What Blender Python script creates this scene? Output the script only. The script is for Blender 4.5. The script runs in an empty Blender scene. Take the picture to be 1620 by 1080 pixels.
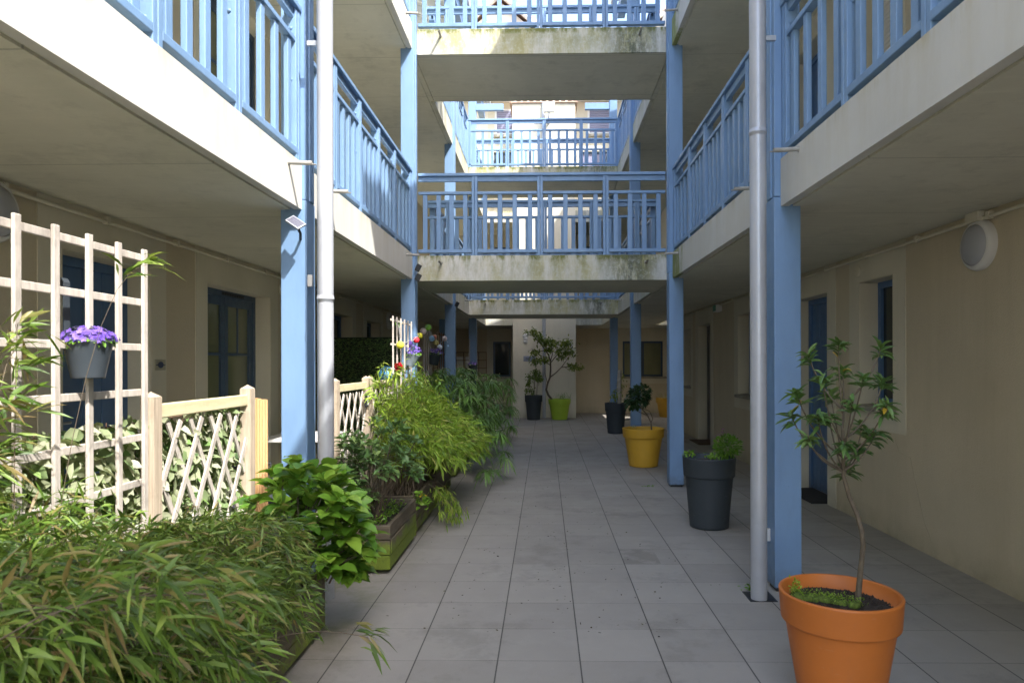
import bpy, math, random
import numpy as np
from mathutils import Vector, Matrix

# ---------------------------------------------------------------- camera, sky, sun, exposure
S = bpy.context.scene
col = S.collection
R = math.radians
rnd = random.Random(11)
rng = np.random.default_rng(5)

EYE = 1.444
cam = bpy.data.cameras.new('camera')
cam.sensor_width = 36
cam.lens = 24.07
cam.shift_x = -32.6 / 1620
cam.shift_y = 33.5 / 1620
cam.clip_start = .05
cam.clip_end = 600
cam.dof.use_dof = True
cam.dof.focus_distance = 8.5
cam.dof.aperture_fstop = 8
co = bpy.data.objects.new('camera', cam)
col.objects.link(co)
co.matrix_world = Matrix.Translation((0, 0, EYE)) @ Matrix.Rotation(math.atan(.0179), 4, 'Z') @ Matrix.Rotation(R(90), 4, 'X') @ Matrix.Rotation(-.0027, 4, 'Z')
S.camera = co

SUN = Vector((.56, -.66, 1.0)).normalized()          # towards the sun
w = bpy.data.worlds.new('World')
S.world = w
w.use_nodes = True
nt = w.node_tree
bg = nt.nodes['Background']
sky = nt.nodes.new('ShaderNodeTexSky')
sky.sky_type = 'NISHITA'
sky.sun_disc = False
sky.sun_elevation = math.asin(SUN.z)
sky.sun_rotation = math.atan2(SUN.x, SUN.y)
sky.air_density = 1.0
sky.dust_density = 2.5
sky.ozone_density = .3
nt.links.new(sky.outputs[0], bg.inputs[0])
bg.inputs[1].default_value = .15
sl = bpy.data.lights.new('sun', 'SUN')
sl.energy = 2.0
sl.angle = R(.5)
sl.color = (1, .96, .90)
so = bpy.data.objects.new('sun', sl)
col.objects.link(so)
so.rotation_euler = SUN.to_track_quat('Z', 'Y').to_euler()
S.cycles.max_bounces = 14
S.cycles.diffuse_bounces = 9
S.view_settings.view_transform = 'Standard'
S.view_settings.look = 'None'
S.view_settings.gamma = 1
S.view_settings.exposure = 2.42

# ---------------------------------------------------------------- helpers
def tag(o, label=None, cat=None, group=None, kind=None):
    if label: o['label'] = label
    if cat: o['category'] = cat
    if group: o['group'] = group
    if kind: o['kind'] = kind
    return o

def thing(name, label, cat, loc=(0, 0, 0), group=None):
    o = bpy.data.objects.new(name, None)
    o.empty_display_size = .1
    col.objects.link(o)
    o.location = loc
    return tag(o, label, cat, group)

def wloc(o):
    v = Vector((0, 0, 0))
    while o is not None:
        v = v + o.location
        o = o.parent
    return v

def link(name, me, mat, parent=None):
    o = bpy.data.objects.new(name, me)
    if mat: me.materials.append(mat)
    col.objects.link(o)
    if parent is not None: o.parent = parent
    return o

def npmesh(name, V, F, smooth=False, tint=None):
    V = np.asarray(V, dtype=np.float32); F = np.asarray(F, dtype=np.int32)
    me = bpy.data.meshes.new(name)
    me.vertices.add(len(V)); me.vertices.foreach_set('co', V.ravel())
    n = F.shape[1]
    me.loops.add(F.size); me.loops.foreach_set('vertex_index', F.ravel())
    me.polygons.add(len(F)); me.polygons.foreach_set('loop_start', np.arange(0, F.size, n, dtype=np.int32))
    if tint is not None:
        a = me.attributes.new('tint', 'FLOAT', 'POINT')
        a.data.foreach_set('value', np.asarray(tint, dtype=np.float32))
    me.update(calc_edges=True)
    if smooth: me.polygons.foreach_set('use_smooth', np.ones(len(F), dtype=bool))
    return me

class MB:
    def __init__(s): s.v = []; s.f = []; s.sm = []
    def raw(s, v, f, smooth=False):
        b = len(s.v); s.v += [tuple(p) for p in v]; s.f += [tuple(i + b for i in q) for q in f]; s.sm += [smooth] * len(f); return s
    def box(s, x0, x1, y0, y1, z0, z1):
        x0, x1 = sorted((x0, x1)); y0, y1 = sorted((y0, y1)); z0, z1 = sorted((z0, z1))
        v = [(x0, y0, z0), (x1, y0, z0), (x1, y1, z0), (x0, y1, z0), (x0, y0, z1), (x1, y0, z1), (x1, y1, z1), (x0, y1, z1)]
        return s.raw(v, [(3, 2, 1, 0), (4, 5, 6, 7), (0, 1, 5, 4), (1, 2, 6, 5), (2, 3, 7, 6), (3, 0, 4, 7)])
    def bar(s, a, b, w, h, up=(0, 0, 1)):
        a = Vector(a); b = Vector(b); d = (b - a).normalized(); u = Vector(up)
        x = d.cross(u)
        if x.length < 1e-4: x = d.cross(Vector((1, 0, 0)))
        x.normalize(); y = x.cross(d).normalized()
        v = []
        for p in (a, b):
            for i, j in ((-1, -1), (1, -1), (1, 1), (-1, 1)): v.append(p + x * i * w / 2 + y * j * h / 2)
        return s.raw(v, [(3, 2, 1, 0), (4, 5, 6, 7), (0, 1, 5, 4), (1, 2, 6, 5), (2, 3, 7, 6), (3, 0, 4, 7)])
    def prism(s, poly, axis, a0, a1):
        """polygon of 2-tuples extruded along axis ('x','y','z')"""
        n = len(poly); v = []
        for a in (a0, a1):
            for p, q in poly:
                v.append({'x': (a, p, q), 'y': (p, a, q), 'z': (p, q, a)}[axis])
        f = [tuple(range(n))[::-1], tuple(range(n, 2 * n))] + [(i, (i + 1) % n, n + (i + 1) % n, n + i) for i in range(n)]
        return s.raw(v, f)
    def tube(s, pts, r, n=8, cap=True):
        pts = [Vector(p) for p in pts]; m = len(pts)
        rs = r if isinstance(r, (list, tuple)) else [r] * m
        v = []; prev = None
        for i, p in enumerate(pts):
            d = (pts[min(i + 1, m - 1)] - pts[max(i - 1, 0)])
            d = d.normalized() if d.length > 1e-9 else Vector((0, 0, 1))
            if prev is None:
                x = d.cross(Vector((0, 0, 1)))
                if x.length < .05: x = d.cross(Vector((1, 0, 0)))
            else: x = prev - d * prev.dot(d)
            x.normalize(); prev = x; y = d.cross(x)
            for k in range(n):
                a = 2 * math.pi * k / n; v.append(p + (x * math.cos(a) + y * math.sin(a)) * rs[i])
        f = [(i * n + k, i * n + (k + 1) % n, (i + 1) * n + (k + 1) % n, (i + 1) * n + k) for i in range(m - 1) for k in range(n)]
        s.raw(v, f, True)
        if cap:
            s.raw([v[k] for k in range(n)], [tuple(range(n))[::-1]]); s.raw([v[(m - 1) * n + k] for k in range(n)], [tuple(range(n))])
        return s
    def lathe(s, c, prof, n=32, smooth=True, axis=None):
        v = []; cx, cy, cz = c; m = len(prof)
        for r_, z in prof:
            for k in range(n):
                a = 2 * math.pi * k / n; q = Vector((r_ * math.cos(a), r_ * math.sin(a), z))
                if axis is not None: q = axis @ q
                v.append((cx + q[0], cy + q[1], cz + q[2]))
        f = [(i * n + k, i * n + (k + 1) % n, (i + 1) * n + (k + 1) % n, (i + 1) * n + k) for i in range(m - 1) for k in range(n)]
        return s.raw(v, f, smooth)
    def build(s, name, mat, parent=None, bevel=0):
        me = bpy.data.meshes.new(name)
        o0 = wloc(parent) if parent is not None else Vector((0, 0, 0))
        me.from_pydata([(p[0] - o0.x, p[1] - o0.y, p[2] - o0.z) for p in s.v], [], s.f)
        me.polygons.foreach_set('use_smooth', s.sm)
        me.update()
        o = link(name, me, mat, parent)
        if bevel:
            b = o.modifiers.new('bevel', 'BEVEL'); b.width = bevel; b.segments = 2; b.limit_method = 'ANGLE'; b.angle_limit = R(40)
        return o

# ---------------------------------------------------------------- materials
class NT:
    def __init__(s, name):
        s.m = bpy.data.materials.new(name); s.m.use_nodes = True; s.t = s.m.node_tree
        s.b = s.t.nodes['Principled BSDF']; s.out = s.t.nodes['Material Output']
        s.tc = s.t.nodes.new('ShaderNodeTexCoord'); s.geo = s.t.nodes.new('ShaderNodeNewGeometry')
    def n(s, kind, **kw):
        x = s.t.nodes.new('ShaderNode' + kind)
        for k, v in kw.items(): setattr(x, k, v)
        return x
    def l(s, a, b): s.t.links.new(a, b)
    def inp(s, node, i, v):
        if hasattr(v, 'links') or hasattr(v, 'is_output'): s.l(v, node.inputs[i])
        else: node.inputs[i].default_value = v
    def noise(s, scale, detail=4, vec=None, rough=.6, mapscale=None, loc=(0, 0, 0)):
        x = s.n('TexNoise'); x.inputs['Scale'].default_value = scale; x.inputs['Detail'].default_value = detail; x.inputs['Roughness'].default_value = rough
        v = vec or s.geo.outputs['Position']
        mp = s.n('Mapping'); s.l(v, mp.inputs[0]); mp.inputs['Location'].default_value = loc
        if mapscale: mp.inputs['Scale'].default_value = mapscale
        s.l(mp.outputs[0], x.inputs['Vector'])
        return x.outputs[0]
    def ramp(s, f, stops):
        x = s.n('ValToRGB'); e = x.color_ramp.elements
        while len(e) < len(stops): e.new(.5)
        for q, (p, c) in zip(e, stops):
            q.position = p; q.color = (c, c, c, 1) if isinstance(c, (int, float)) else (*c, 1)
        s.l(f, x.inputs[0]); return x.outputs[0]
    def mix(s, f, a, b, mode='MIX'):
        x = s.n('Mix', data_type='RGBA', blend_type=mode)
        s.inp(x, 0, f)
        for i, v in ((6, a), (7, b)):
            if isinstance(v, tuple): v = (*v, 1) if len(v) == 3 else v
            s.inp(x, i, v)
        return x.outputs[2]
    def math(s, op, a, b=0, c=None, clamp=False):
        x = s.n('Math', operation=op); x.use_clamp = clamp; s.inp(x, 0, a); s.inp(x, 1, b)
        if c is not None: s.inp(x, 2, c)
        return x.outputs[0]
    def bump(s, h, strength=.3, dist=.01, nrm=None):
        x = s.n('Bump'); x.inputs['Strength'].default_value = strength; x.inputs['Distance'].default_value = dist
        s.l(h, x.inputs['Height'])
        if nrm is not None: s.l(nrm, x.inputs['Normal'])
        return x.outputs[0]

def mat(name, c, rough=.6, var=.12, scale=2.5, bump=.15, bscale=80, c2=None, metallic=0, dirt=0, spec=.5):
    t = NT(name)
    f = t.noise(scale, 5)
    a = tuple(x * (1 - var) for x in c); b = c2 or tuple(min(x * (1 + var), 1) for x in c)
    k = t.mix(t.ramp(f, [(.3, 0), (.7, 1)]), a, b)
    if dirt:
        d = t.ramp(t.noise(7, 8, rough=.75), [(.52, 0), (.75, 1)])
        k = t.mix(t.math('MULTIPLY', d, dirt), k, tuple(x * .45 for x in c))
    t.l(k, t.b.inputs['Base Color'])
    t.b.inputs['Roughness'].default_value = rough; t.b.inputs['Metallic'].default_value = metallic
    t.b.inputs['Specular IOR Level'].default_value = spec
    if bump:
        t.l(t.bump(t.noise(bscale, 4), bump, .004), t.b.inputs['Normal'])
    return t.m

def paint(name, c, rough=.42):
    t = NT(name)
    f = t.ramp(t.noise(3, 5, mapscale=(1, 1, .25)), [(.3, 0), (.75, 1)])
    k = t.mix(f, tuple(x * .9 for x in c), tuple(min(1, x * 1.1) for x in c))
    chips = t.ramp(t.noise(55, 2), [(.74, 0), (.77, 1)])
    k = t.mix(t.math('MULTIPLY', chips, .6), k, tuple(x * .45 for x in c))
    zz = t.n('SeparateXYZ'); t.l(t.geo.outputs['Position'], zz.inputs[0])
    ft = t.math('MULTIPLY', t.ramp(zz.outputs[2], [(0, 1), (.16, 0)]), t.ramp(t.noise(16, 6, rough=.75), [(.35, 0), (.6, 1)]))
    k = t.mix(t.math('MULTIPLY', ft, .7), k, (.09, .085, .06))
    gs = t.ramp(t.noise(5, 7, mapscale=(1, 1, .35), rough=.75, loc=(6, 0, 2)), [(.54, 0), (.72, 1)])
    k = t.mix(t.math('MULTIPLY', gs, .28), k, tuple(x * .55 + .03 for x in c))
    dirt = t.ramp(t.noise(9, 6, mapscale=(1, 1, .3)), [(.5, 0), (.8, 1)])
    k = t.mix(t.math('MULTIPLY', dirt, .35), k, tuple(x * .6 for x in c))
    t.l(k, t.b.inputs['Base Color'])
    t.l(t.ramp(t.noise(12, 4), [(.3, rough - .08), (.7, rough + .15)]), t.b.inputs['Roughness'])
    t.l(t.bump(t.noise(35, 4, mapscale=(1, 1, .25)), .25, .004), t.b.inputs['Normal'])
    return t.m

BLUE = (.168, .285, .465)
m_blue = paint('blue_paint', BLUE)
m_bluedoor = paint('blue_door_paint', (.075, .155, .31))
m_frame = paint('slate_blue_frame_paint', (.05, .085, .14))
m_metal = mat('galvanised_metal', (.40, .43, .47), .38, .08, 3, .1, 30, metallic=.35, dirt=.25)
m_pipe = mat('pale_grey_pipe', (.42, .44, .48), .35, .07, 2, .12, 14, metallic=.2, dirt=.25)
m_spout = mat('spout_grey', (.33, .32, .29), .6, .15, 20)
m_dark = mat('dark_plastic', (.02, .022, .025), .45)
m_panelcell = mat('solar_cell', (.10, .10, .13), .3)
m_whitep = mat('white_plastic', (.62, .62, .60), .4, .06)
m_diff = mat('frosted_diffuser', (.36, .37, .40), .35, .06)
m_sign = mat('sign_grey', (.26, .29, .36), .5, .08)
m_ink = mat('sign_ink', (.03, .035, .06), .5, .02, bump=0)
m_soil = mat('potting_soil', (.035, .027, .02), .95, .5, 40, .9, 120)
m_mat = mat('door_mat_rubber', (.02, .02, .02), .9, .3, 60, .6, 150)
m_mat2 = mat('coir_mat', (.09, .055, .03), .95, .3, 60, .6, 150)
m_tile_roof = mat('terracotta_tile', (.36, .25, .19), .8, .3, 5, .4, 25)
m_whitewood = paint('white_board_paint', (.72, .73, .72))
m_shut = mat('lavender_shutter', (.20, .20, .29), .5, .08)
m_shut2 = mat('cream_shutter', (.62, .60, .54), .5, .06)

def stucco(name, c, streak=.25, bstr=.35, bsc=110):
    t = NT(name)
    big = t.ramp(t.noise(.9, 5), [(.25, 0), (.75, 1)])
    k = t.mix(big, tuple(x * .88 for x in c), tuple(min(1, x * 1.08) for x in c))
    st = t.ramp(t.noise(2.2, 6, mapscale=(1, 1, .12), rough=.7), [(.48, 0), (.8, 1)])
    k = t.mix(t.math('MULTIPLY', st, streak), k, tuple(x * v for x, v in zip(c, (.55, .56, .52))))
    sp = t.ramp(t.noise(160, 3), [(.35, 0), (.65, 1)])
    k = t.mix(t.math('MULTIPLY', sp, .25), k, tuple(x * .7 for x in c))
    z = t.n('SeparateXYZ'); t.l(t.geo.outputs['Position'], z.inputs[0])
    low = t.math('MULTIPLY', t.ramp(z.outputs[2], [(0, 1), (.22, 0)]), t.ramp(t.noise(5, 5), [(.3, .2), (.7, 1)]))
    k = t.mix(t.math('MULTIPLY', low, .45), k, (.16, .15, .10))
    t.l(k, t.b.inputs['Base Color']); t.b.inputs['Roughness'].default_value = .9
    t.b.inputs['Specular IOR Level'].default_value = .2
    t.l(t.bump(t.noise(bsc, 3), bstr, .006), t.b.inputs['Normal'])
    return t.m
m_panel = stucco('rough_beige_render', (.57, .50, .365), .35, .6)
m_trim = stucco('smooth_cream_render', (.63, .59, .47), .25, .12)
m_pier = stucco('cream_pier_render', (.68, .64, .52), .45, .3)
m_white_render = stucco('pale_render', (.72, .69, .60), .25, .2)

def ceiling_mat():
    t = NT('shuttered_concrete_soffit')
    a = t.ramp(t.noise(1.1, 6, mapscale=(1, .6, 1)), [(.3, 0), (.72, 1)])
    k = t.mix(a, (.52, .51, .42), (.66, .64, .53))
    b = t.ramp(t.noise(7, 6, mapscale=(.5, 2.2, 1), rough=.7), [(.5, 0), (.72, 1)])
    k = t.mix(t.math('MULTIPLY', b, .6), k, (.68, .66, .55))
    d = t.ramp(t.noise(3, 8, rough=.75, loc=(4, 2, 0)), [(.52, 0), (.8, 1)])
    k = t.mix(t.math('MULTIPLY', d, .45), k, (.20, .20, .16))
    s = t.n('SeparateXYZ'); t.l(t.geo.outputs['Position'], s.inputs[0])
    j = t.math('FRACT', t.math('DIVIDE', t.math('ADD', s.outputs[1], .35), 1.22))
    j = t.math('LESS_THAN', j, .008)
    k = t.mix(t.math('MULTIPLY', j, .45), k, (.15, .15, .12))
    t.l(k, t.b.inputs['Base Color']); t.b.inputs['Roughness'].default_value = .85
    t.l(t.bump(t.noise(30, 5, mapscale=(1, 3, 1)), .25, .005), t.b.inputs['Normal'])
    return t.m
m_ceil = ceiling_mat()

def fascia_mat(name, stain, moss, ztops=(2.717, 5.412)):
    t = NT(name)
    c = (.57, .565, .53)
    a = t.ramp(t.noise(1.3, 5), [(.3, 0), (.7, 1)])
    k = t.mix(a, tuple(x * .92 for x in c), tuple(x * 1.06 for x in c))
    v = t.ramp(t.noise(9, 5, mapscale=(1, 1, .1), rough=.7), [(.45, 0), (.75, 1)])
    k = t.mix(t.math('MULTIPLY', v, .22 + stain * .25), k, (.48, .45, .36))
    s = t.n('SeparateXYZ'); t.l(t.geo.outputs['Position'], s.inputs[0])
    # distance below whichever slab top is nearest
    z1 = t.math('SUBTRACT', ztops[0], s.outputs[2]); z2 = t.math('SUBTRACT', ztops[1], s.outputs[2])
    isup = t.math('GREATER_THAN', s.outputs[2], 3.5)
    dz = t.math('ADD', t.math('MULTIPLY', isup, z2), t.math('MULTIPLY', t.math('SUBTRACT', 1, isup), z1))
    top = t.ramp(t.math('DIVIDE', dz, .3), [(0, 1), (.22, .35), (1, .12)])
    if moss:
        g = t.ramp(t.noise(2.6, 7, mapscale=(1, 1, .35), rough=.72), [(.40, 0), (.60, 1)])
        k = t.mix(t.math('MULTIPLY', g, .72 * moss), k, (.37, .33, .11))
        g2 = t.ramp(t.noise(6.5, 7, mapscale=(1, 1, .3), rough=.75, loc=(3, 1, 0)), [(.42, 0), (.58, 1)])
        k = t.mix(t.math('MULTIPLY', t.math('MULTIPLY', g2, top), 1.6 * moss, clamp=True), k, (.16, .17, .05))
        # dark algae where the deck drains, right hand third
        rx = t.ramp(t.math('MULTIPLY', t.math('ABSOLUTE', t.math('SUBTRACT', s.outputs[0], 1.05)), 2.0), [(0, 1), (.85, 0)])
        g3 = t.ramp(t.noise(14, 9, mapscale=(1, 1, .25), rough=.8, loc=(7, 0, 1)), [(.40, 0), (.52, 1)])
        k = t.mix(t.math('MULTIPLY', t.math('MULTIPLY', g3, rx), .95 * moss), k, (.10, .11, .075))
        w_ = t.ramp(t.noise(22, 9, rough=.8, loc=(1, 9, 1)), [(.5, 0), (.6, 1)])
        k = t.mix(t.math('MULTIPLY', w_, .25), k, (.62, .65, .62))
    else:
        g2 = t.ramp(t.noise(8, 6, mapscale=(1, 1, .15), rough=.75), [(.45, 0), (.7, 1)])
        k = t.mix(t.math('MULTIPLY', t.math('MULTIPLY', g2, top), .7), k, (.42, .36, .20))
        ex = t.math('MULTIPLY', t.math('GREATER_THAN', s.outputs[0], 0), t.ramp(t.math('MULTIPLY', t.math('SUBTRACT', s.outputs[1], 7.1), 1.0), [(0, 0), (.25, .35), (.8, 1)]))
        gm = t.ramp(t.math('ADD', t.math('MULTIPLY', ex, .5), t.noise(6, 7, mapscale=(1, 1, .3), rough=.75)), [(.72, 0), (.9, 1)])
        k = t.mix(t.math('MULTIPLY', gm, .85), k, (.20, .23, .04))
    t.l(k, t.b.inputs['Base Color']); t.b.inputs['Roughness'].default_value = .85
    t.b.inputs['Specular IOR Level'].default_value = .25
    t.l(t.bump(t.noise(45, 5), .2, .004), t.b.inputs['Normal'])
    return t.m
m_fascia = fascia_mat('white_fascia_concrete', 0, 0)
m_beam = fascia_mat('mossy_beam_concrete', 1, 1)
m_beam_light = fascia_mat('lightly_mossed_concrete', .6, .55)

def floor_mat():
    t = NT('grey_porcelain_paving')
    s = t.n('SeparateXYZ'); t.l(t.geo.outputs['Position'], s.inputs[0])
    X = t.math('DIVIDE', t.math('ADD', s.outputs[0], .6331 + 8.0), .4)
    iX = t.math('FLOOR', X); fX = t.math('FRACT', X)
    wn = t.n('TexWhiteNoise', noise_dimensions='1D'); t.l(iX, wn.inputs['W'])
    off = t.math('MULTIPLY', t.math('SUBTRACT', wn.outputs[0], .5), .02)
    Y = t.math('ADD', t.math('DIVIDE', t.math('ADD', s.outputs[1], -3.318 + 20.0), .4), off)
    iY = t.math('FLOOR', Y); fY = t.math('FRACT', Y)
    dx = t.math('MINIMUM', fX, t.math('SUBTRACT', 1, fX)); dy = t.math('MINIMUM', fY, t.math('SUBTRACT', 1, fY))
    cm = t.n('CombineXYZ'); t.l(iX, cm.inputs[0]); t.l(iY, cm.inputs[1])
    w2 = t.n('TexWhiteNoise', noise_dimensions='2D'); t.l(cm.outputs[0], w2.inputs['Vector'])
    k = t.mix(w2.outputs[0], (.285, .266, .235), (.335, .314, .278))
    big = t.ramp(t.noise(.55, 6, rough=.65), [(.3, 0), (.75, 1)])
    k = t.mix(t.math('MULTIPLY', big, .4), k, (.235, .225, .20))
    bl = t.ramp(t.noise(4, 7, rough=.7, loc=(1, 3, 0)), [(.52, 0), (.75, 1)])
    k = t.mix(t.math('MULTIPLY', bl, .35), k, (.37, .355, .325))
    st = t.ramp(t.noise(1.6, 8, rough=.75, loc=(9, 3, 0)), [(.53, 0), (.64, 1)])
    k = t.mix(t.math('MULTIPLY', st, .32), k, (.11, .105, .09))
    sx_ = t.math('LESS_THAN', t.math('ABSOLUTE', t.math('SUBTRACT', s.outputs[0], .70)), .13); sy_ = t.math('LESS_THAN', t.math('ABSOLUTE', t.math('SUBTRACT', s.outputs[1], 5.12)), .19)
    k = t.mix(t.math('MULTIPLY', t.math('MULTIPLY', sx_, sy_), t.ramp(t.noise(6, 4, loc=(2, 0, 0)), [(.42, 0), (.5, .4)])), k, (.12, .11, .09))
    gr = t.ramp(t.noise(220, 2), [(.3, 0), (.7, 1)])
    k = t.mix(t.math('MULTIPLY', gr, .16), k, (.10, .10, .10))
    fl = t.ramp(t.noise(95, 1, loc=(2, 2, 0)), [(.76, 0), (.79, 1)])
    k = t.mix(t.math('MULTIPLY', fl, .5), k, (.33, .33, .32))
    # soft moss beside planters and columns
    ms = t.math('MULTIPLY', t.ramp(t.noise(3, 7, rough=.75, loc=(0, 5, 0)), [(.45, 0), (.62, 1)]), t.ramp(t.math('MULTIPLY', t.math('ADD', s.outputs[0], 1.25), 2.5), [(0, 1), (1, 0)]))
    k = t.mix(t.math('MULTIPLY', ms, .6), k, (.12, .14, .055))
    # joints: the long ones a little wider
    wj = t.ramp(t.noise(1.3, 2, loc=(5, 5, 5)), [(.3, .35), (.7, 1)])
    jx = t.math('LESS_THAN', dx, .0085); jy = t.math('MULTIPLY', t.math('LESS_THAN', dy, .0045), wj)
    j = t.math('MAXIMUM', jx, jy)
    k = t.mix(t.math('MULTIPLY', j, .85), k, (.028, .026, .022))
    t.l(k, t.b.inputs['Base Color'])
    rr = t.ramp(t.noise(2.5, 5), [(.3, .5), (.7, .72)])
    t.l(rr, t.b.inputs['Roughness']); t.b.inputs['Specular IOR Level'].default_value = .35
    h = t.math('SUBTRACT', t.math('MULTIPLY', t.noise(130, 3), .12), j)
    h = t.math('ADD', h, t.math('MULTIPLY', w2.outputs[0], .05))
    t.l(t.bump(h, .35, .004), t.b.inputs['Normal'])
    return t.m
m_floor = floor_mat()

def wood(name, c, c2, rough=.75, grain=(30, 30, 2.5), moss=None, dirt=.4, mt=(.36, .48)):
    t = NT(name); v = t.geo.outputs['Position']
    g = t.ramp(t.noise(1, 6, vec=v, mapscale=grain, rough=.7), [(.3, 0), (.7, 1)])
    k = t.mix(g, c, c2)
    d = t.ramp(t.noise(5, 6, rough=.7), [(.5, 0), (.75, 1)])
    k = t.mix(t.math('MULTIPLY', d, dirt), k, tuple(x * .5 for x in c))
    if moss:
        s = t.n('SeparateXYZ'); t.l(v, s.inputs[0])
        z = t.ramp(t.math('MULTIPLY', s.outputs[2], 2.9), [(0, 1), (.40, .75), (.75, .35)])
        n_ = t.ramp(t.math('MULTIPLY', t.noise(5, 8, rough=.8), z), [(mt[0], 0), (mt[1], 1)])
        k = t.mix(t.math('MULTIPLY', n_, .9), k, t.mix(t.noise(60, 3), (.05, .09, .008), (.24, .33, .02)))
    t.l(k, t.b.inputs['Base Color']); t.b.inputs['Roughness'].default_value = rough
    t.l(t.bump(t.noise(1, 6, vec=v, mapscale=grain), .4, .004), t.b.inputs['Normal'])
    return t.m
m_lattice = wood('weathered_lattice_wood', (.36, .32, .28), (.60, .55, .49), grain=(45, 45, 5), dirt=.6)
m_post = wood('fence_post_wood', (.30, .24, .18), (.54, .45, .34), grain=(55, 55, 3), dirt=.6)
m_rail = wood('yellowed_rail_wood', (.50, .44, .26), (.64, .58, .38), grain=(30, 3, 30))
m_board = wood('new_decking_wood', (.58, .33, .14), (.74, .47, .23), grain=(40, 40, 3), dirt=.1)
m_brown = wood('brown_stained_wood', (.10, .055, .03), (.17, .10, .06))
m_planter = wood('mossy_planter_wood', (.075, .062, .04), (.15, .125, .085), grain=(6, 6, 40), moss=True, dirt=.5)
m_planter2 = wood('very_mossy_planter_wood', (.075, .062, .04), (.15, .125, .085), grain=(6, 6, 40), moss=True, dirt=.5, mt=(.21, .31))
m_stick = wood('bark', (.08, .06, .04), (.15, .12, .08), grain=(60, 60, 20))

def plastic(name, c, rough=.5):
    t = NT(name)
    k = t.mix(t.ramp(t.noise(2, 5), [(.3, 0), (.7, 1)]), tuple(x * .88 for x in c), tuple(min(1, x * 1.08) for x in c))
    d = t.ramp(t.noise(6, 8, rough=.8, mapscale=(1, 1, .4)), [(.55, 0), (.8, 1)])
    k = t.mix(t.math('MULTIPLY', d, .5), k, tuple(x * .55 + .04 for x in c))
    sc = t.ramp(t.noise(14, 3, mapscale=(1, 1, 5), loc=(3, 3, 3)), [(.66, 0), (.70, 1)])
    k = t.mix(t.math('MULTIPLY', sc, .25), k, tuple(min(1, x * .8 + .10) for x in c))
    t.l(k, t.b.inputs['Base Color'])
    t.l(t.ramp(t.noise(9, 5), [(.3, rough - .06), (.7, rough + .14)]), t.b.inputs['Roughness'])
    t.l(t.bump(t.noise(180, 2), .12, .002), t.b.inputs['Normal'])
    return t.m
m_orange = plastic('orange_pot_plastic', (.50, .145, .022))
m_yellow = plastic('mustard_pot_plastic', (.58, .33, .028))
m_lime = plastic('lime_pot_plastic', (.38, .56, .045))
m_char = plastic('charcoal_pot_plastic', (.034, .044, .052), .55)
m_zinc = plastic('zinc_bucket', (.20, .24, .28), .35)

def leafmat(name, cols, trans=.35, rough=.42):
    t = NT(name)
    a = t.n('Attribute'); a.attribute_name = 'tint'
    n = len(cols)
    k = t.ramp(a.outputs['Fac'], [(i / (n - 1) if n > 1 else 0, c) for i, c in enumerate(cols)])
    k = t.mix(t.math('MULTIPLY', t.noise(18, 3), .35), k, tuple(x * .6 for x in cols[n // 2]))
    t.l(k, t.b.inputs['Base Color']); t.b.inputs['Roughness'].default_value = rough
    t.b.inputs['Specular IOR Level'].default_value = .4
    tr = t.n('BsdfTranslucent')
    k2 = t.mix(.5, k, (.35, .42, .05), 'MIX')
    t.l(k2, tr.inputs[0])
    mx = t.n('MixShader'); mx.inputs[0].default_value = trans
    t.l(t.b.outputs[0], mx.inputs[1]); t.l(tr.outputs[0], mx.inputs[2]); t.l(mx.outputs[0], t.out.inputs[0])
    return t.m
lm_bamboo = leafmat('bamboo_leaf', [(.02, .055, .008), (.055, .115, .015), (.12, .21, .03), (.27, .36, .08), (.24, .15, .07)], .3)
lm_gold = leafmat('golden_bamboo_leaf', [(.10, .21, .02), (.21, .37, .035), (.33, .50, .055), (.49, .62, .11), (.48, .38, .14)], .4)
lm_hyd = leafmat('hydrangea_leaf', [(.05, .14, .018), (.10, .25, .025), (.17, .35, .035), (.29, .47, .06)], .3, .38)
lm_pit = leafmat('grey_green_leaf', [(.06, .13, .04), (.11, .22, .07), (.18, .32, .11), (.30, .42, .13)], .2, .35)
lm_cyp = leafmat('papyrus_leaf', [(.07, .15, .03), (.12, .25, .05), (.20, .36, .09), (.50, .50, .28)], .25)
lm_rho = leafmat('rhododendron_leaf', [(.05, .11, .03), (.08, .17, .04), (.13, .23, .06), (.21, .30, .10), (.62, .38, .03)], .15, .38)
lm_tree = leafmat('small_tree_leaf', [(.06, .11, .02), (.10, .17, .03), (.18, .25, .05), (.36, .38, .09)], .25)
lm_cam = leafmat('camellia_leaf', [(.010, .035, .012), (.018, .055, .018), (.04, .085, .03)], .1, .28)
lm_scr = leafmat('artificial_screen_leaf', [(.04, .12, .04), (.19, .28, .11), (.40, .44, .27), (.60, .60, .46)], .3, .6)
lm_hedge = leafmat('artificial_hedge_needles', [(.05, .12, .035), (.10, .21, .06), (.18, .29, .08), (.30, .27, .11)], .05, .8)
lm_flow = leafmat('purple_petal', [(.12, .06, .42), (.20, .10, .58), (.38, .28, .75)], .3, .6)
lm_pink = leafmat('pink_petal', [(.40, .10, .32), (.55, .22, .48)], .3, .6)
lm_pale = leafmat('pale_petal', [(.6, .5, .55), (.8, .75, .78)], .3, .6)
lm_straw = leafmat('straw_blade', [(.16, .18, .05), (.42, .38, .18), (.65, .60, .38)], .2, .7)
lm_debris = leafmat('fallen_debris', [(.02, .015, .01), (.06, .04, .02), (.10, .10, .03)], .0, .9)
m_moss = mat('moss_cushion', (.10, .15, .02), .95, .6, 60, .9, 150)

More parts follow.
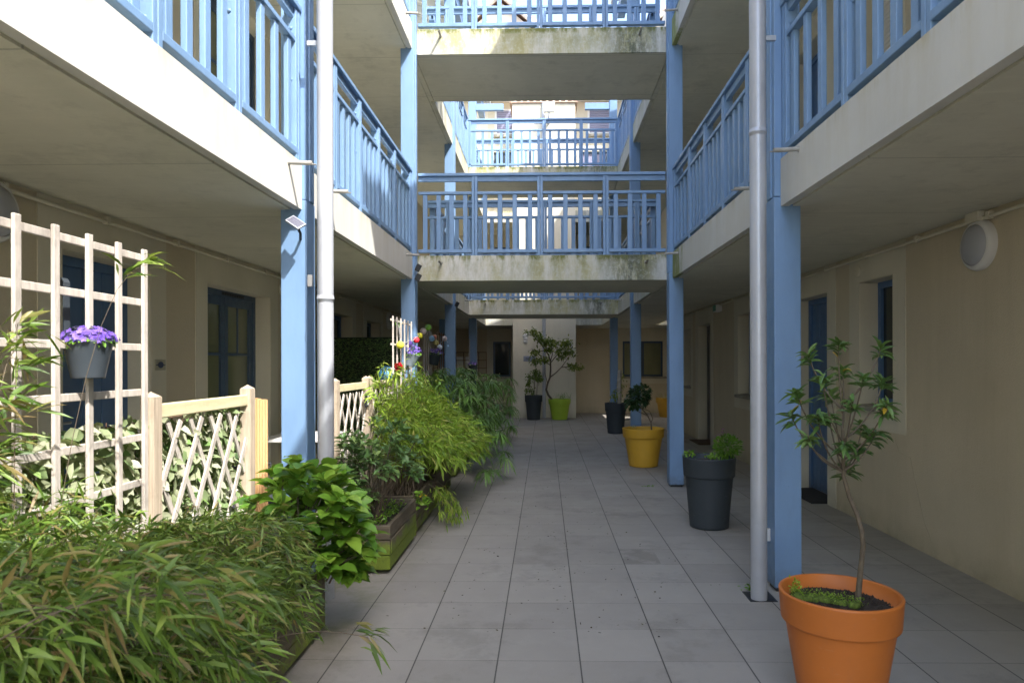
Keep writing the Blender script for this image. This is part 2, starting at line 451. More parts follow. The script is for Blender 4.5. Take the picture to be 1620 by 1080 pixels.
def glassmat(name, c, rough=.08):
    t = NT(name)
    k = t.mix(t.ramp(t.noise(1.4, 4, mapscale=(1, 1, .3)), [(.3, 0), (.7, 1)]), tuple(x * .6 for x in c), c)
    t.l(k, t.b.inputs['Base Color']); t.b.inputs['Roughness'].default_value = rough
    t.b.inputs['Specular IOR Level'].default_value = .6
    return t.m
m_glass = glassmat('dark_window_glass', (.03, .04, .04))
m_glass_c = glassmat('curtained_window_glass', (.20, .215, .125), .12)
m_glass_g = glassmat('grey_curtained_glass', (.26, .27, .17), .15)

# ---------------------------------------------------------------- geometry constants
XCL, XCR = -1.5106, 1.4407          # inner faces of the columns
XFL, XFR = -1.542, 1.483            # gallery edges
XWL, XWR = -2.886, 2.865            # ground floor walls
YC = [4.3234, 7.9588, 11.4588, 15.0826]
CW, CD = .168, .16
SB = [2.42, 5.111]; ST = [2.717, 5.412]
YB = [(8.13, 9.60), (13.88, 15.24)]
YP, YW = 17.91, 19.66               # pier front, end wall
Y0 = -5.0

# ---------------------------------------------------------------- the setting
g = MB(); g.raw([(-200, -200, -.03), (200, -200, -.03), (200, 200, -.03), (-200, 200, -.03)], [(0, 1, 2, 3)])
tag(g.build('ground', mat('bare_ground', (.12, .11, .09), .95)), kind='structure')
g = MB(); g.raw([(-3.2, -8, 0), (9, -8, 0), (9, 20, 0), (-3.2, 20, 0)], [(0, 1, 2, 3)])
tag(g.build('paving', m_floor), kind='structure')

# openings: y0, y1, z0, z1, type
L_OPS = [(4.04, 4.96, 0, 2.14, 'door'), (5.80, 7.14, 0, 2.14, 'french'), (9.30, 10.20, 1.0, 2.14, 'window'), (11.04, 11.95, 1.0, 2.14, 'dark')]
R_OPS = [(5.68, 6.28, 1.06, 2.165, 'window'), (6.99, 7.93, 0, 2.15, 'door'), (9.50, 10.20, .97, 2.14, 'window'), (11.89, 12.86, 0, 2.12, 'plain_door'), (13.5, 14.08, .97, 2.12, 'window')]
LEVELS = [(0, 2.43), (2.717, 5.12), (5.412, 8.0)]

def side_wall(wing, X, sd, y0, y1, ops, lv, zoff, ztop):
    th = .24
    w_ = MB(); y = y0
    xs = (X, X + sd * th)
    for a, b, z0, z1, k in ops:
        w_.box(*xs, y, a, zoff, ztop)
        w_.box(*xs, a, b, zoff + z1, ztop)
        if z0 > 0: w_.box(*xs, a, b, zoff, zoff + z0)
        y = b
    w_.box(*xs, y, y1, zoff, ztop)
    w_.build('wall', m_panel, wing)
    for a, b, z0, z1, k in ops:
        # smooth surround: jambs to the ceiling, band above, band below
        s_ = MB(); t_ = .006; x0, x1 = X - sd * t_, X - sd * .0005
        bw = .20
        zb = zoff if z0 == 0 else zoff + z0 - .2
        s_.box(x0, x1, a - bw, a, zb, ztop - .004); s_.box(x0, x1, b, b + bw, zb, ztop - .004)
        s_.box(x0, x1, a, b, zoff + z1, ztop - .004)
        if z0 > 0: s_.box(x0, x1, a, b, zb, zoff + z0)
        # lining of the reveal
        dp = .212; q = X + sd * dp
        s_.box(x1 + sd * .001, q, b - .005, b - .0005, zoff + z0 + .001, zoff + z1 - .006)
        s_.box(x1 + sd * .001, q, a + .0005, a + .005, zoff + z0 + .001, zoff + z1 - .006)
        s_.box(x1 + sd * .001, q, a + .0005, b - .0005, zoff + z1 - .005, zoff + z1 - .0005)
        s_.build('opening_surround', m_trim, wing)
        a += .005; b -= .005; z1 -= .005
        if k in ('door', 'plain_door'):
            md = m_bluedoor if k == 'door' else mat('taupe_door_paint', (.16, .15, .13), .5) if lv == 0 else m_bluedoor
            f = MB(); fx0, fx1 = X + sd * .165, X + sd * .215
            f.box(fx0, fx1, a, a + .06, zoff, zoff + z1); f.box(fx0, fx1, b - .06, b, zoff, zoff + z1); f.box(fx0, fx1, a + .06, b - .06, zoff + z1 - .06, zoff + z1)
            d = f.build('door', md, wing, .003)
            l_ = MB(); n = 4; wd = (b - a - .12) / n
            for i in range(n):
                l_.box(X + sd * .19, X + sd * .225, a + .06 + i * wd + .003, a + .06 + (i + 1) * wd - .003, zoff + .01, zoff + z1 - .06)
            l_.build('door_leaf', md, d, .004)
            h = MB(); hy = a + .16
            h.box(X + sd * .184, X + sd * .1895, hy - .02, hy + .02, zoff + .95, zoff + 1.15)
            h.tube([(X + sd * .184, hy, zoff + 1.07), (X + sd * .145, hy, zoff + 1.07), (X + sd * .14, hy + .11, zoff + 1.07)], .009, 8)
            h.build('handle', m_metal, d)
        elif k == 'french':
            f = MB(); fx0, fx1 = X + sd * .15, X + sd * .215
            f.box(fx0, fx1, a, a + .05, zoff, zoff + z1); f.box(fx0, fx1, b - .05, b, zoff, zoff + z1); f.box(fx0, fx1, a + .05, b - .05, zoff + z1 - .06, zoff + z1)
            d = f.build('french_window', m_frame, wing, .003)
            mid = (a + b) / 2
            for lo, hi in ((a + .05, mid - .004), (mid + .004, b - .05)):
                q = MB(); lx0, lx1 = X + sd * .165, X + sd * .205
                q.box(lx0, lx1, lo, lo + .07, zoff + .02, zoff + z1 - .06); q.box(lx0, lx1, hi - .07, hi, zoff + .02, zoff + z1 - .06)
                q.box(lx0, lx1, lo + .07, hi - .07, zoff + .02, zoff + .14); q.box(lx0, lx1, lo + .07, hi - .07, zoff + z1 - .14, zoff + z1 - .06)
                q.box(lx0 + sd * .01, lx1, lo + .07, hi - .07, zoff + 1.52, zoff + 1.545)
                c_ = (lo + hi) / 2
                q.box(lx0 + sd * .01, lx1, c_ - .01, c_ + .01, zoff + 1.545, zoff + z1 - .14)
                q.build('sash', m_frame, d, .003)
                p_ = MB(); p_.box(X + sd * .186, X + sd * .19, lo + .07, hi - .07, zoff + .14, zoff + z1 - .14)
                p_.build('pane', m_glass_c, d)
            v = MB(); v.box(X + sd * .148, X + sd * .1495, b - .75, b - .28, zoff + z1 - .045, zoff + z1 - .015)
            for i in range(9): v.box(X + sd * .144, X + sd * .148, b - .73 + i * .05, b - .70 + i * .05, zoff + z1 - .04, zoff + z1 - .02)
            v.build('air_vent', m_dark, d)
        else:
            f = MB(); fx0, fx1 = X + sd * .16, X + sd * .215
            zz0 = zoff + z0
            f.box(fx0, fx1, a, a + .055, zz0, zoff + z1); f.box(fx0, fx1, b - .055, b, zz0, zoff + z1)
            f.box(fx0, fx1, a + .055, b - .055, zoff + z1 - .055, zoff + z1); f.box(fx0, fx1, a + .055, b - .055, zz0, zz0 + .06)
            d = f.build('window', m_bluedoor if k == 'window' else m_frame, wing, .003)
            p_ = MB(); p_.box(X + sd * .186, X + sd * .19, a + .055, b - .055, zz0 + .06, zoff + z1 - .055)
            p_.build('pane', m_glass, d)
            s_ = MB(); s_.prism([(X - sd * .045, zz0 - .045), (X + sd * .16, zz0 - .045), (X + sd * .16, zz0 + .012), (X - sd * .045, zz0 - .004)], 'y', a - .06, b + .06)
            s_.build('sill', m_sillc, d, .003)
            if lv == 1 and sd > 0 and a < 6:
                r_ = MB()
                for i in range(26): r_.box(X + sd * .12, X + sd * .132, a + .01, b - .01, zz0 + .02 + i * .042, zz0 + .058 + i * .042)
                r_.build('roller_shutter', m_shut2, d, .003)
m_sillc = mat('stone_sill', (.30, .28, .23), .85, .2, 8, .3)

left_wing = thing('apartment_wing', 'cream three storey apartment wing along the left side of the courtyard', 'building', (XWL, 0, 0))
right_wing = thing('apartment_wing', 'beige apartment wing with deep blue windows along the right side of the courtyard', 'building', (XWR, 0, 0))
end_wing = thing('apartment_wing', 'cream end building with central pier closing the courtyard', 'building', (0, YW, 0))
for lv, (z0, z1) in enumerate(LEVELS):
    side_wall(left_wing, XWL, -1, Y0, YW, L_OPS, lv, z0, z1 if lv < 2 else 8.0)
    if lv < 2: side_wall(right_wing, XWR, 1, Y0, 14.3, R_OPS, lv, z0, z1)
# right wing upper storey stands further along
def blk(wing, name, m, *b, bevel=0):
    q = MB(); q.box(*b); return q.build(name, m, wing, bevel)
blk(right_wing, 'upper_wall', m_panel, XWR, XWR + .24, Y0, 14.3, ST[1], 8.55)
blk(right_wing, 'return_wall', m_panel, XWR + .24, 9, 14.06, 14.3, 0, SB[0] + .01)

q = MB(); cp = [(5.66, .62), (5.60, .52), (5.42, .49), (5.36, .33), (5.30, .2), (5.22, .02), (5.13, -.1)]
for (a, az), (b, bz) in zip(cp[:-1], cp[1:]):
    m1, mz = (a + b) / 2 + rnd.uniform(-.015, .015), (az + bz) / 2 + rnd.uniform(-.01, .01)
    q.bar((XWR - .001, a, az + .2), (XWR - .001, m1, mz + .2), .002, .003, (1, 0, 0)); q.bar((XWR - .001, m1, mz + .2), (XWR - .001, b, bz + .2), .002, .002, (1, 0, 0))
q.build('wall_crack', mat('crack_line', (.38, .33, .24), .95), right_wing)  # thin bars somewhat darker than the wall render, along the crack
# floor slabs of the galleries
def slab(wing, x0, x1, y0, y1, lv, xin=None, bm=None):
    q = MB(); q.box(x0, x1, y0, y1, SB[lv] + .012, ST[lv] - .001)
    return q
for lv in (0, 1):
    zb, zt = SB[lv], ST[lv]
    for wing, xw, xf, sd, ye in ((left_wing, XWL, XFL, -1, YW), (right_wing, XWR, XFR, 1, YW)):
        # core with a fascia skin and a drip groove under the edge
        q = MB(); q.box(xf + sd * .012, xw if sd < 0 else (xw if True else 0), Y0, ye, zb + .012, zt - .004); q.build('gallery_slab', m_ceil, wing)
        q = MB(); q.box(xf + sd * .075, xw, Y0, ye, zb, zb + .0115); q.build('soffit', m_ceil, wing)
        q = MB()
        mt = m_fascia
        q.box(xf, xf + sd * .0118, Y0, 8.128, zb, zt); q.box(xf + sd * .0119, xf + sd * .05, Y0, 8.128, zb, zb + .0115)
        q.build('fascia', m_fascia, wing)
        q = MB()
        for a, b in ((9.602, 13.878), (15.242, 17.905)):
            q.box(xf, xf + sd * .0118, a, b, zb, zt); q.box(xf + sd * .0119, xf + sd * .05, a, b, zb, zb + .0115)
        q.build('fascia', m_beam_light, wing)
# passage to the right at the far end, with its light well
for lv in (0,):
    zb, zt = SB[lv], ST[lv]
    q = MB(); q.box(XWR, 5.598, 14.3, 15.6, zb, zt); q.box(4.9, 5.598, 15.6, YP, zb, zt); q.box(XWR, 5.598, YP, YW, zb, zt)
    q.build('passage_slab', m_beam_light, right_wing)
# upper slab behind the right wall (flat terrace over the near rooms)
blk(right_wing, 'terrace_slab', m_white_render, XWR, 9, Y0, 14.3, SB[1], ST[1] - .01)
blk(right_wing, 'room_slab', m_white_render, XWR + .24, 9, Y0, 14.06, SB[0], ST[0])
blk(left_wing, 'room_slab', m_white_render, -9, XWL - .24, Y0, YW, SB[0], ST[0])
blk(left_wing, 'back_wall', m_white_render, -9.2, -9, Y0, YW, 0, 8.0)

# ceiling conduits
for wing, xw, sd, ye in ((left_wing, XWL, 1, 13.5), (right_wing, XWR, -1, 14.2)):
    q = MB(); x = xw + sd * .03; z = SB[0] - .05
    q.tube([(x, Y0, z), (x, ye, z)], .014, 8)
    for i in range(16):
        yy = 1.0 + i * .85
        q.box(x - .018, x + .018, yy, yy + .03, z - .018, z + .03)
    q.build('conduit', m_whitewall if False else m_trim, wing)

# bridges ---------------------------------------------------------------
BL = [['mossy concrete footbridge with blue railings, first above the path and nearest', 'sun and shade crossed concrete footbridge at the top, nearest'],
      ['further mossy concrete footbridge low above the path, seen under the nearest one', 'further upper footbridge seen in the gap between the nearest two']]
for bi, (a, b) in enumerate(YB):
    for lv in (0, 1):
        zb, zt = SB[lv], ST[lv]
        t = thing('footbridge', BL[bi][lv], 'footbridge', (0, a, zb), 'footbridges across the courtyard')
        q = MB(); q.box(XFL + .001, XFR - .001, a, a + .03, zb - .001, zt + .002); q.build('front_beam', m_beam, t, .004)
        q = MB(); q.box(XFL + .001, XFR - .001, a + .0305, b - .0305, zb, zt - .02); q.build('deck', m_ceil, t)
        q = MB(); q.box(XFL + .001, XFR - .001, b - .03, b, zb - .001, zt + .002); q.build('back_beam', m_beam_light, t, .004)

# end wing -----------------------------------------------------------------
blk(end_wing, 'pier', m_pier, -.84, .81, YP, YW, 0, 8.22, bevel=.006)
q = MB(); q.box(-.90, .87, YP - .06, YW, 8.222, 8.25)
q.build('pier_coping', m_tile_roof, end_wing)
E_OPS = [(-1.49, -.98, 1.04, 2.05), (2.23, 3.38, 1.04, 2.05)]
def end_wall(zoff, ztop, ops, wins):
    w_ = MB(); x = -3.1
    for a, b, z0, z1 in ops:
        w_.box(x, a, YW, YW + .24, zoff, ztop); w_.box(a, b, YW, YW + .24, zoff, zoff + z0); w_.box(a, b, YW, YW + .24, zoff + z1, ztop); x = b
    w_.box(x, 9, YW, YW + .24, zoff, ztop)
    w_.build('wall', m_panel if zoff < 2 else m_white_render, end_wing)
    for i, (a, b, z0, z1) in enumerate(ops):
        s_ = MB(); y0, y1 = YW - .006, YW - .0005
        s_.box(a - .17, a, y0, y1, zoff + .0 if zoff > 0 else z0 - .2, ztop - .01); s_.box(b, b + .17, y0, y1, zoff + z0 - .2, ztop - .01)
        s_.box(a, b, y0, y1, zoff + z1, ztop - .01); s_.box(a, b, y0, y1, zoff + z0 - .2, zoff + z0)
        s_.build('opening_surround', m_trim, end_wing)
        f = MB(); fy0, fy1 = YW + .05, YW + .10
        A, B, C, D = a + .001, b - .001, zoff + z0 + .001, zoff + z1 - .001
        f.box(A, A + .055, fy0, fy1, C, D); f.box(B - .055, B, fy0, fy1, C, D); f.box(A + .055, B - .055, fy0, fy1, D - .055, D); f.box(A + .055, B - .055, fy0, fy1, C, C + .055)
        if b - a > .9: f.box((A + B) / 2 - .04, (A + B) / 2 + .04, fy0, fy1, C + .055, D - .055)
        d = f.build('window', m_frame, end_wing, .003)
        p_ = MB(); p_.box(A + .055, B - .055, YW + .075, YW + .08, C + .055, D - .055)
        p_.build('pane', wins[i], d)
        s_ = MB(); s_.box(a - .1, b + .1, YW - .07, YW + .05, zoff + z0 - .055, zoff + z0); s_.build('sill', m_sillc, d, .004)
end_wall(0, SB[0] + .01, E_OPS, [m_glass, m_glass_g])
end_wall(ST[0], SB[1] + .01, [(-1.49, -.98, 1.04, 2.05), (1.0, 1.5, 1.04, 2.05)], [m_shut, m_glass_g])
end_wall(ST[1], 8.92, [(-1.45, -.9, 1.62, 2.08), (1.05, 1.95, 1.62, 2.08)], [m_glass, m_shut])
# shuttered windows of the top storey
for a, b in ((-1.36, -.62 - .2), (1.3, 1.9)):
    q = MB(); q.box(a - .06, b + .06, YW - .03, YW - .006, 7.98, 8.72); d = q.build('window', m_whitewood, end_wing, .004)
    q = MB()
    for i in range(11): q.box(a, b, YW - .05, YW - .031, 8.03 + i * .058, 8.083 + i * .058)
    q.build('shutter', m_shut, d, .003)
    q = MB(); q.box(a - .1, b + .1, YW - .09, YW - .03, 7.90, 7.975); q.build('sill', m_sillc, d, .004)
q = MB(); q.box(-3.1, -.85, YP + .9, YW + .3, 8.925, 9.02); q.box(.82, 4, YP + .9, YW + .3, 8.925, 9.02); q.build('eaves_board', m_whitewood, end_wing, .004)
q = MB()
for i in range(30): q.tube([(-3.0 + i * .2, YP + .85, 9.04), (-3.0 + i * .2, YW + 3, 9.9)], .07, 6)
q.build('roof', m_tile_roof, end_wing)
for lv in (0, 1):
    zb, zt = SB[lv], ST[lv]
    q = MB(); q.box(XFL + .0, -.842, YP, YW, zb, zt); q.build('gallery_slab', m_beam_light, end_wing, .004)
    q = MB(); q.box(.812, XFR, YP, YW, zb, zt); q.build('gallery_slab', m_beam_light, end_wing, .004)

# gabled houses rising behind the end wing
def gable(name, label, x, hw, y0, y1, ze, zr, mt=m_white_render):
    t = thing(name, label, 'house', (x, y0, 0), 'gabled roofs behind the courtyard')
    q = MB(); q.prism([(x - hw, 0), (x + hw, 0), (x + hw, ze), (x, zr), (x - hw, ze)], 'y', y0, y1); q.build('wall', mt, t)
    q = MB(); sl_ = (zr - ze) / hw
    for sg in (-1, 1):
        q.bar((x - sg * .02, y0 - .28, zr + .12), (x + sg * (hw + .4), y0 - .28, ze - sl_ * .4 + .12), .06, .22, (0, 1, 0))
    bb = q.build('bargeboard', m_whitewood, t)
    q = MB()
    for sg in (-1, 1):
        xe, zz = x + sg * (hw + .45), ze - sl_ * .45
        v = [(x, y0 - .32, zr + .24), (xe, y0 - .32, zz + .24), (xe, y1, zz + .24), (x, y1, zr + .24), (x, y0 - .32, zr + .16), (xe, y0 - .32, zz + .16), (xe, y1, zz + .16), (x, y1, zr + .16)]
        q.raw(v, [(0, 1, 2, 3), (7, 6, 5, 4), (0, 4, 5, 1), (1, 5, 6, 2), (2, 6, 7, 3), (3, 7, 4, 0)])
        for i in range(int((y1 - y0) / .22)):
            yy = y0 - .25 + i * .22
            q.tube([(x, yy, zr + .25), (xe, yy, zz + .25)], .055, 6)
    q.build('roof', m_tile_roof, t)
    q = MB(); q.box(x - .35, x + .35, y0 - .04, y0 - .001, ze + .15, ze + .75); w_ = q.build('window', m_whitewood, t, .004)
    q = MB(); q.box(x - .29, x + .29, y0 - .05, y0 - .041, ze + .2, ze + .7); q.build('pane', m_glass, w_)
gable('gabled_house', 'white gabled house with red tile edge, left of the sky patch above the top footbridge', -1.45, 2.6, 23, 32, 11.3, 13.55)
gable('gabled_house', 'white gable end at the far left of the top railing', -5.1, 1.9, 21, 30, 11.4, 12.9)
gable('gabled_house', 'pale gabled house right of the patch of sky above the top footbridge', 4.2, 2.6, 22, 31, 10.6, 12.7)

# side roofs over the upper galleries -------------------------------------------------
def side_roof(wing, sd, xe, y0, y1, ze, xr, zr):
    q = MB()
    v = [(xe, y0, ze + .12), (xr, y0, zr + .12), (xr, y1, zr + .12), (xe, y1, ze + .12), (xe, y0, ze + .09), (xr, y0, zr + .09), (xr, y1, zr + .09), (xe, y1, ze + .09)]
    q.raw(v, [(3, 2, 1, 0), (4, 5, 6, 7), (0, 1, 5, 4), (1, 2, 6, 5), (2, 3, 7, 6), (3, 0, 4, 7)])
    q.build('roof_boarding', m_whitewood, wing)
    q = MB(); y = y0 + .1
    while y < y1:
        q.tube([(xe - sd * .06, y, ze + .16), (xr, y, zr + .16)], .075, 6); y += .2
    q.build('roof', m_tile_roof, wing)
    q = MB(); y = y0 + .05
    while y < y1 - .05:
        q.bar((xe + sd * .02, y, ze + .02), (xr, y, zr + .02), .06, .13, (0, 0, 1)); y += .55
    q.build('rafters', m_whitewood, wing)
    blk(wing, 'gutter', m_pipe, xe - sd * .13, xe - sd * .01, y0, y1, ze + .02, ze + .13, bevel=.02)
side_roof(left_wing, -1, -1.5, -5, 17.6, 8.0, -6.0, 10.4)
side_roof(right_wing, 1, 1.45, 3.4, 13.6, 8.5, 6.0, 10.4)
q = MB(); q.box(1.45, 2.2, 2.3, 4.6, 8.47, 8.53)  # unseen canopy, added and sized to shade the left gallery edge and second column
for i in range(5): q.box(1.47, 2.86, 2.32 + i * .56, 2.39 + i * .56, 8.34, 8.469)
q.build('unseen_shade_canopy', m_whitewood, right_wing)
blk(right_wing, 'sun_block_wall', m_white_render, 5.6, 5.8, 14.3, YW, 0, 10.2)  # added wall out of view, keeps sun out of the passage and light well
blk(right_wing, 'far_upper_wall', m_white_render, XWR, XWR + .24, 14.31, YW, 2.717, 9.75)
# blue eaves beams carried by the columns
q = MB(); q.box(XCL - CW + .01, XCL - .01, Y0, 17.6, 7.72, 7.98); q.build('eaves_beam', m_blue, left_wing, .004)
q = MB(); q.box(XCR + .01, XCR + CW - .01, 4.1, 13.6, 8.25, 8.45); q.build('eaves_beam', m_blue, right_wing, .004)
q = MB(); q.box(XCL, -.9, 15.10, 15.20, 7.02, 7.16); q.box(.9, XCR, 15.10, 15.20, 7.02, 7.16)
tag(q.build('timber_beam', m_blue, None, .004), 'light blue cross beam between upper columns in front of the end building', 'beam')

# columns --------------------------------------------------------------------------
ORD = ['nearest', 'second', 'third', 'fourth']
def column(xi, sd, y, z1, label, group='blue timber columns of the courtyard'):
    t = thing('timber_column', label, 'column', (xi, y, 0), group)
    x0, x1 = sorted((xi, xi + sd * CW))
    q = MB(); q.box(x0, x1, y, y + CD, .025, SB[0] + .06); q.build('lower_post', m_blue, t, .007)
    q = MB(); q.box(x0 + .003, x1 - .003, y + .003, y + CD - .003, SB[0] + .062, z1)
    q.box(x0 - (.006 if sd > 0 else -.03), x1 + (.006 if sd < 0 else -.03), y + .05, y + CD - .03, SB[0] + .062, z1 - .01)
    q.build('upper_post', m_blue, t, .006)
    q = MB(); q.box(x0 + .015, x1 - .015, y + .015, y + CD - .015, .001, .026); q.build('foot_plate', m_dark, t)
    return t
for sd, xi, nm in ((-1, XCL, 'left'), (1, XCR, 'right')):
    for i, y in enumerate(YC):
        z1 = 7.72
        if sd > 0 and i == 0: z1 = 6.36
        if sd > 0 and i in (1, 2): z1 = 8.25
        if sd > 0 and i == 3: z1 = 7.9
        lab = {(-1, 0): 'sunlit pale blue column on the left beside the silver downpipe', (1, 0): 'shaded blue column on the right beside the grey downpipe and orange pot',
               (-1, 1): 'second blue column on the left, carrying two small spotlights', (1, 1): 'second blue column on the right, beside the tall charcoal pot with pink flowers',
               (-1, 2): 'third blue column on the left, behind the paper lanterns', (1, 2): 'third blue column on the right, behind the mustard pot',
               (-1, 3): 'furthest slim blue column on the left, left of the end window', (1, 3): 'furthest slim blue column on the right, behind the dark pot with a stump'}[(sd, i)]
        column(xi, sd, y, z1, lab)
column(-2.2, -1, 15.3, SB[0] - .07, 'short blue post deep in the left gallery, between second and third columns', 'posts in the galleries')

# downpipes ------------------------------------------------------------------------
def downpipe(x, y, z1, label, r=.049, br=1, zc=1.84):
    t = thing('downpipe', label, 'downpipe', (x, y, 0), 'rainwater downpipes')
    q = MB(); q.tube([(x, y, .0), (x, y, 1.9), (x, y, 3.7), (x, y, z1)], r, 24); q.build('pipe', m_pipe, t)
    for z in (zc, zc + 3.1):
        q = MB(); q.lathe((x, y, z), [(r, -.022), (r + .002, -.02), (r + .002, -.006), (r + .004, -.005), (r + .004, .005), (r + .002, .006), (r + .002, .02), (r, .022)], 24)
        if z < z1: q.build('collar', m_pipe, t)
    sx = -1 if x < 0 else 1
    for z in (3.4, 5.6):
        if br and z < z1: q = MB(); q.box(x + sx * r, x + sx * (r + .06), y - .01, y + .01, z, z + .03); q.build('bracket', m_metal, t)
downpipe(-1.352, 4.2, 7.9, 'shiny silver downpipe beside the sunlit left column')
downpipe(1.302, 4.2, 6.2, 'grey downpipe beside the shaded right column', zc=2.84)
downpipe(-.02, YP - .06, 8.2, 'slim pale downpipe on the far pier between the two far pots', .045)
q = MB(); q.box(1.236, 1.40, 4.15, 4.33, .0005, .004)
tag(q.build('pipe_gully', m_dark), 'dark cut out in the paving at the foot of the right downpipe', 'gully')

# spouts ---------------------------------------------------------------------------
def spout(p, d, label):
    q = MB(); p = Vector(p); d = Vector(d); e = p + d * .145 + Vector((0, 0, -.006))
    n = 14; v = []
    q.tube([p, e - d * .03], .0135, n, False)
    # slanted lip
    q.tube([e - d * .03, e], [.0135, .0132], n, False)
    q.bar(e - Vector((0, 0, .009)) - d * .02, e - Vector((0, 0, .009)) + d * .022, .018, .004)
    q.tube([p, p + d * .004], [.02, .017], n)
    tag(q.build('drain_spout', m_spout), label, 'spout', 'drain spouts on the gallery edges')
SP = [((XFL, 4.10, 2.655), (1, 0, 0), 'drain spout throwing a thin shadow, beside the sunlit left column'),
      ((XFR, 4.02, 2.685), (-1, 0, 0), 'drain spout on the right gallery edge beside the grey downpipe column'),
      ((XFL, 4.85, 2.67), (1, 0, 0), 'drain spout just behind the silver left downpipe'),
      ((XFR, 4.85, 2.67), (-1, 0, 0), 'drain spout just behind the grey right downpipe'),
      ((XFL, 7.62, 2.655), (1, 0, 0), 'drain spout on the left gallery edge above the two spotlights'),
      ((XFR, 7.62, 2.655), (-1, 0, 0), 'drain spout above the green stained end of the right gallery edge'),
      ((XFL, 7.62, 5.35), (1, 0, 0), 'drain spout on the upper left gallery edge beside the top footbridge'),
      ((XFR, 7.62, 5.35), (-1, 0, 0), 'drain spout on the upper right gallery edge beside the top footbridge'),
      ((-1.23, 8.13, 2.63), (0, -1, 0), 'drain spout at the left end of the nearest low footbridge'),
      ((1.20, 8.13, 2.63), (0, -1, 0), 'drain spout at the right end of the nearest low footbridge'),
      ((-1.23, 8.13, 5.33), (0, -1, 0), 'drain spout at the left end of the top footbridge, casting a slanted shadow'),
      ((1.13, 8.13, 5.33), (0, -1, 0), 'drain spout at the right end of the top footbridge'),
      ((-1.2, 13.88, 2.64), (0, -1, 0), 'drain spout at the left end of the further low footbridge'),
      ((1.13, 13.88, 2.64), (0, -1, 0), 'drain spout at the right end of the further low footbridge'),
      ((XFL, 10.1, 5.35), (1, 0, 0), 'upper drain spout behind the second left column'), ((XFR, 10.1, 5.35), (-1, 0, 0), 'upper drain spout behind the second right column'),
      ((XFL, 13.2, 2.65), (1, 0, 0), 'drain spout at the far end of the left gallery edge'), ((XFR, 13.2, 2.65), (-1, 0, 0), 'drain spout at the far end of the right gallery edge')]
for p, d, l_ in SP: spout(p, d, l_)

# railings -------------------------------------------------------------------------
NR = [0]
def railing(ax, c, a0, a1, zt, out, label, posts=None, nb=4, endposts=False):
    """ax 'x' or 'y' = running direction, c = centre line coordinate, out = outward sign"""
    if ax == 'y': loc = (c, a0, zt)
    else: loc = (a0, c, zt)
    t = thing('balcony_railing', label, 'railing', loc, 'blue timber railings')
    def bx(q, u0, u1, t0, t1, z0, z1):
        v0, v1 = c + out * t0, c + out * t1
        if ax == 'y': q.box(v0, v1, u0, u1, zt + z0, zt + z1)
        else: q.box(u0, u1, v0, v1, zt + z0, zt + z1)
        return q
    if posts is None:
        n = max(1, round((a1 - a0) / .74)); posts = [a0 + (a1 - a0) * i / n for i in range(1, n)]
    q = MB(); bx(q, a0, a1, -.045, .05, .95, .985); q.build('top_rail', m_blue, t, .005)
    q = MB(); bx(q, a0, a1, -.012, .022, .89, .949); q.build('top_rail_board', m_blue, t, .003)
    pw = .034
    edges = [a0] + list(posts) + [a1]
    allp = list(posts) + ([a0 + pw, a1 - pw] if endposts else [])
    for p in allp:
        q = MB(); bx(q, p - pw, p - .0015, -.04, .038, .0, .95); bx(q, p + .0015, p + pw, -.04, .04, .0, .95)
        for zz in (.1, .5, .82):
            if ax == 'y':
                q.lathe((c + out * .005, p - pw - .001, zt + zz), [(.011, 0), (.011, -.004), (.006, -.007), (0.0005, -.008)], 8, True, Matrix.Rotation(R(-90), 3, 'X'))
        q.build('post', m_blue, t, .004)
    for i in range(len(edges) - 1):
        u0 = edges[i] + (pw if i or endposts else 0); u1 = edges[i + 1] - (pw if (i < len(edges) - 2 or endposts) else 0)
        q = MB(); bx(q, u0 + .001, u1 - .001, -.02, .034, .735, .768); q.build('mid_rail', m_blue, t, .004)
        q = MB(); bx(q, u0 + .001, u1 - .001, -.02, .040, .038, .078); q.build('bottom_rail', m_blue, t, .004)
        L_ = u1 - u0; n = max(1, round(L_ / .155)) if nb is None else nb
        n = max(1, min(n, int(L_ / .11)))
        for k in range(n):
            cc = u0 + L_ * (k + .5) / n + rnd.uniform(-.003, .003)
            q = MB(); bx(q, cc - .027, cc + .027, -.008, .022, .079, .734); q.build('baluster', m_blue, t, .004)
    return t
